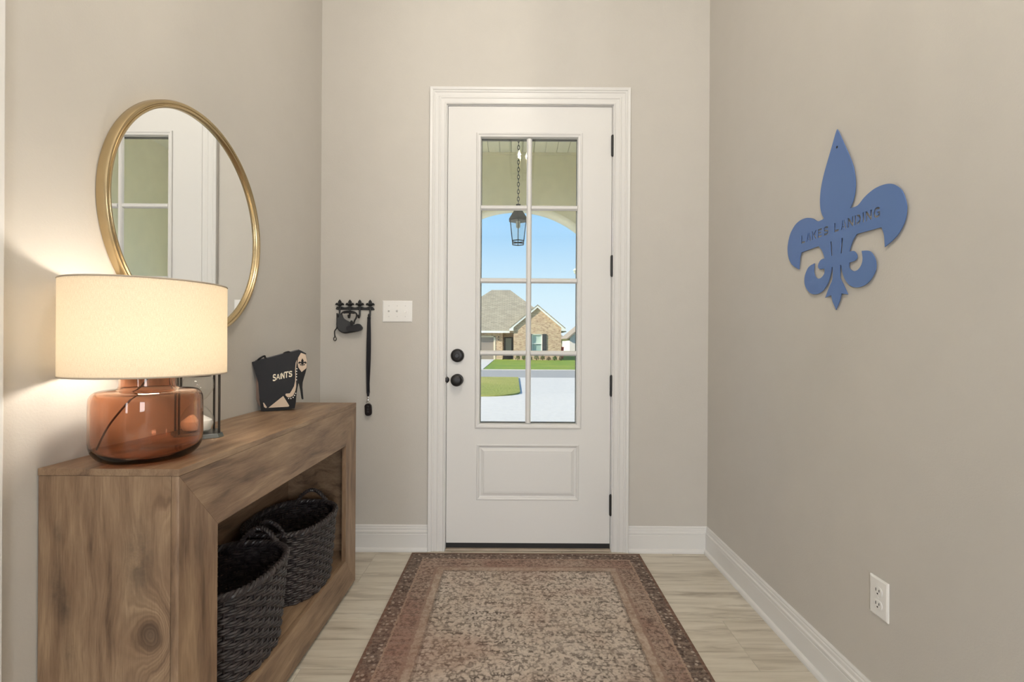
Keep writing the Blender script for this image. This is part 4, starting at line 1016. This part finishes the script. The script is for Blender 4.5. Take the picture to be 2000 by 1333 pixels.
for kk in range(3): MB().lathe([(.0, -.0016), (.0052, -.0014), (.0062, 0)], 14, (-.001, -.0275, zb - .074 - .015 * kk), 'Y').build('fob_button', plain('fob_button_dark', (.03, .028, .03), .5), fb, smooth=True, local=True)

# ================================================================== novelty shoe bag
bg = thing('novelty_bag', (-1.000, 2.030, CH), 'black zip bag shaped with printed high heel shoe on console end', 'bag', rotz=R(26))
Q = lambda a, b: ((a - 560) / 5135.0, (1258 - b) / 4592.0)
M_bag = plain('black_bag_fabric', (.011, .012, .017), .7, bump_scale=220, bump_s=.25, bump_d=.001); M_cream = plain('bag_cream_print', srgb(204, 184, 164), .6)
M_bagb = plain('bag_deep_black', (.006, .006, .008), .75); M_gus = plain('bag_gusset_tan', srgb(150, 126, 112), .7, bump_scale=60, var=.2)
front_pl = lambda y: (lambda a, b, d: (a, d + y, b))
out_ = [(40, 310), (130, 288), (300, 250), (500, 200), (650, 150), (780, 130), (955, 82), (1000, 100), (1100, 155), (1085, 162), (1110, 300), (1105, 430), (1078, 540), (1050, 630), (1025, 720), (1020, 820), (1042, 1052), (1008, 1056), (985, 900), (950, 740), (935, 742), (920, 830), (900, 960), (890, 1100), (868, 1222), (700, 1248), (560, 1256), (400, 1258), (270, 1257), (215, 1240), (185, 1000), (160, 700), (100, 500), (45, 340)]
finish('body', flat([[Q(*p) for p in out_]], .060, front_pl(.0)), M_bag, bg, bevel=.004, seg=3)
finish('gusset', flat([[Q(*p) for p in ((60, 420), (140, 520), (190, 800), (215, 1210), (150, 1130), (95, 980), (60, 780))]], .030, front_pl(.020)), M_gus, bg, bevel=.006, seg=3)
FY = -.0312
prints = {'sole': [(180, 1000), (250, 1080), (262, 1190), (330, 1196), (765, 1190), (868, 1215), (700, 1244), (400, 1252), (275, 1250), (222, 1232)],
          'vamp': [(640, 965), (680, 960), (720, 1000), (770, 1008), (830, 982), (880, 890), (896, 800), (925, 745), (900, 960), (888, 1100), (866, 1215), (770, 1192)],
          'heel': [(1000, 520), (1100, 440), (1074, 545), (1046, 634), (1021, 722), (1016, 820), (1036, 1046), (1012, 1050), (988, 900), (953, 735), (905, 600), (912, 420), (930, 425)]}
for nm, poly in prints.items(): finish(nm + '_print', flat([[Q(*p) for p in poly]], .0010, front_pl(FY)), M_bagb, bg)
creams = [[(355, 1188), (640, 972), (760, 1168), (742, 1186)], [(252, 1085), (272, 1090), (328, 1178), (308, 1192), (272, 1168)],
          [(905, 275), (882, 330), (870, 480), (876, 600), (870, 700), (850, 790), (800, 880), (770, 925), (690, 930), (680, 957), (720, 998), (770, 1005), (830, 978), (877, 885), (893, 800), (890, 650), (885, 480), (897, 350)],
          [(985, 138), (932, 230), (916, 330), (932, 420), (1000, 516), (1098, 438), (1108, 300), (1080, 172)]]
for poly in creams: finish('shoe_print', flat([[Q(*p) for p in poly]], .0012, front_pl(FY - .0003)), M_cream, bg)
for a, b in ((905, 450), (900, 500), (900, 555), (898, 605), (898, 665), (745, 1025), (790, 1027), (835, 1008), (862, 970), (882, 930)):
    p = Q(a, b); MB().lathe([(0, -.0018), (.0018, -.0015), (.0026, 0)], 12, (p[0], FY - .0005, p[1]), 'Y').build('stud', plain('stud_white', (.85, .83, .80), .3), bg, smooth=True, local=True)
fs_ = .056; c0 = Q(1015, 330)
finish('emblem_print', flat([[(c0[0] + a * fs_ * 1.0, c0[1] - .004 + b * fs_ * 1.0) for a, b in FLEUR]], .0012, front_pl(FY - .0009)), M_bagb, bg)
lw = []
PRINT = dict(STENCIL); PRINT['A'] = [[(0, 0), (.20, 0), (.30, .27), (.70, .27), (.80, 0), (1, 0), (.60, 1), (.40, 1)], [(.37, .43), (.63, .43), (.5, .80)]]
for (ch, x0, x1, y0, y1) in (('S', 434, 502, 545, 680), ('A', 500, 574, 545, 652), ('I', 578, 592, 535, 638), ('N', 598, 664, 522, 638), ('T', 660, 742, 500, 622), ('S', 744, 818, 490, 606)):
    grp = []; lw.append(grp)
    for poly in PRINT[ch]:
        k_ = 1.0 if ch != 'I' else 3.4
        P_ = []
        for a, b in poly:
            xx = x0 + a * k_ * (x1 - x0); P_.append(Q(xx, y1 + (y0 - y1) * b - (a - .5) * 10))
        grp.append(P_)
for grp in lw: finish('letter', flat(grp, .0012, front_pl(FY - .0004)), plain('bag_lettering', srgb(232, 222, 200), .5), bg)
for pts in (((135, 288), (190, 240), (270, 200), (285, 230), (320, 262)), ((640, 152), (700, 128), (750, 122), (785, 150))):
    MB().tube([(p[0], -.006, p[1]) for p in spline([(*Q(a, b), 0) for a, b in pts], 5)], .0038, 8).build('handle', M_bagb, bg, smooth=True, local=True)
MB().tube([(p[0], .0, p[1] + .001) for p in spline([(*Q(a, b), 0) for a, b in ((60, 305), (300, 250), (500, 200), (780, 128), (955, 84))], 5)], .0030, 8).build('zip', plain('zip_grey', (.10, .10, .11), .4, .4), bg, smooth=True, local=True)

# ================================================================== foyer pendant above the camera: lights the walls
pd = thing('foyer_pendant', (0.07, 0.50, 2.86), 'black open lantern pendant with candle bulbs hanging from foyer ceiling', 'pendant')
PR, PB, PT = .145, 0.0, .44
Pp = lambda mb, nm, mt, **k: mb.build(nm, mt, pd, local=True, **k)
pa0 = R(90 + 4)
corners = [(math.cos(pa0 + math.pi / 3 * k), math.sin(pa0 + math.pi / 3 * k)) for k in range(6)]
for c_ in corners: Pp(MB().tube([(c_[0] * PR, c_[1] * PR, PT), (c_[0] * PR * .86, c_[1] * PR * .86, PB)], .008, 8), 'post', M_black, smooth=True)
for zz, rr in ((PT, PR), (PB, PR * .86)): Pp(MB().tube([(c_[0] * rr, c_[1] * rr, zz) for c_ in corners], .008, 6, closed=True), 'ring', M_black)
for c_ in corners[:3]: Pp(MB().tube([(c_[0] * PR, c_[1] * PR, PT), (c_[0] * PR * .4, c_[1] * PR * .4, PT + .09), (0, 0, PT + .12), (-c_[0] * PR * .4, -c_[1] * PR * .4, PT + .09), (-c_[0] * PR, -c_[1] * PR, PT)], .005, 6), 'top_arm', M_black, smooth=True)
Pp(MB().tube([(0, 0, .06), (0, 0, ZC - 2.86 - .02)], .006, 8), 'stem', M_black, smooth=True)
Pp(MB().lathe([(0, ZC - 2.86 - .03), (.05, ZC - 2.86 - .024), (.062, ZC - 2.86), (0, ZC - 2.86)], 28), 'ceiling_canopy', M_black, smooth=True)
n = NT('candle_bulb_glow'); em = n.n('ShaderNodeEmission', 0, Color=(1.0, 0.80, 0.52), Strength=20.0); tb = n.n('ShaderNodeBsdfTransparent', 0, Color=(1, 1, 1))
ad = n.t.nodes.new('ShaderNodeAddShader'); n.t.links.new(em, ad.inputs[0]); n.t.links.new(tb, ad.inputs[1]); n.surf(ad.outputs[0]); M_cb = n.m
for k in range(3):
    a = R(90 + 34 + 120 * k); bx_, by_ = .052 * math.cos(a), .052 * math.sin(a)
    Pp(MB().tube([(0, 0, .07), (bx_ * .6, by_ * .6, .058), (bx_, by_, .075), (bx_, by_, .095)], .004, 6), 'candle_arm', M_black, smooth=True)
    Pp(MB().lathe([(0, .09), (.011, .09), (.011, .170), (0, .170)], 14, (bx_, by_, 0)), 'candle_sleeve', plain('ivory_sleeve', 0), smooth=True)
    Pp(MB().lathe([(0, .170), (.008, .172), (.015, .19), (.0155, .205), (.009, .232), (.003, .25), (0, .252)], 14, (bx_, by_, 0)), 'candle_bulb', M_cb, smooth=True)
    l_ = light('pendant_bulb_offscreen', 'POINT', 19.0, (1.0, 0.92, 0.80), (0, 0, 0), shadow_soft_size=.013); l_.parent = pd; l_.location = (bx_, by_, .208)
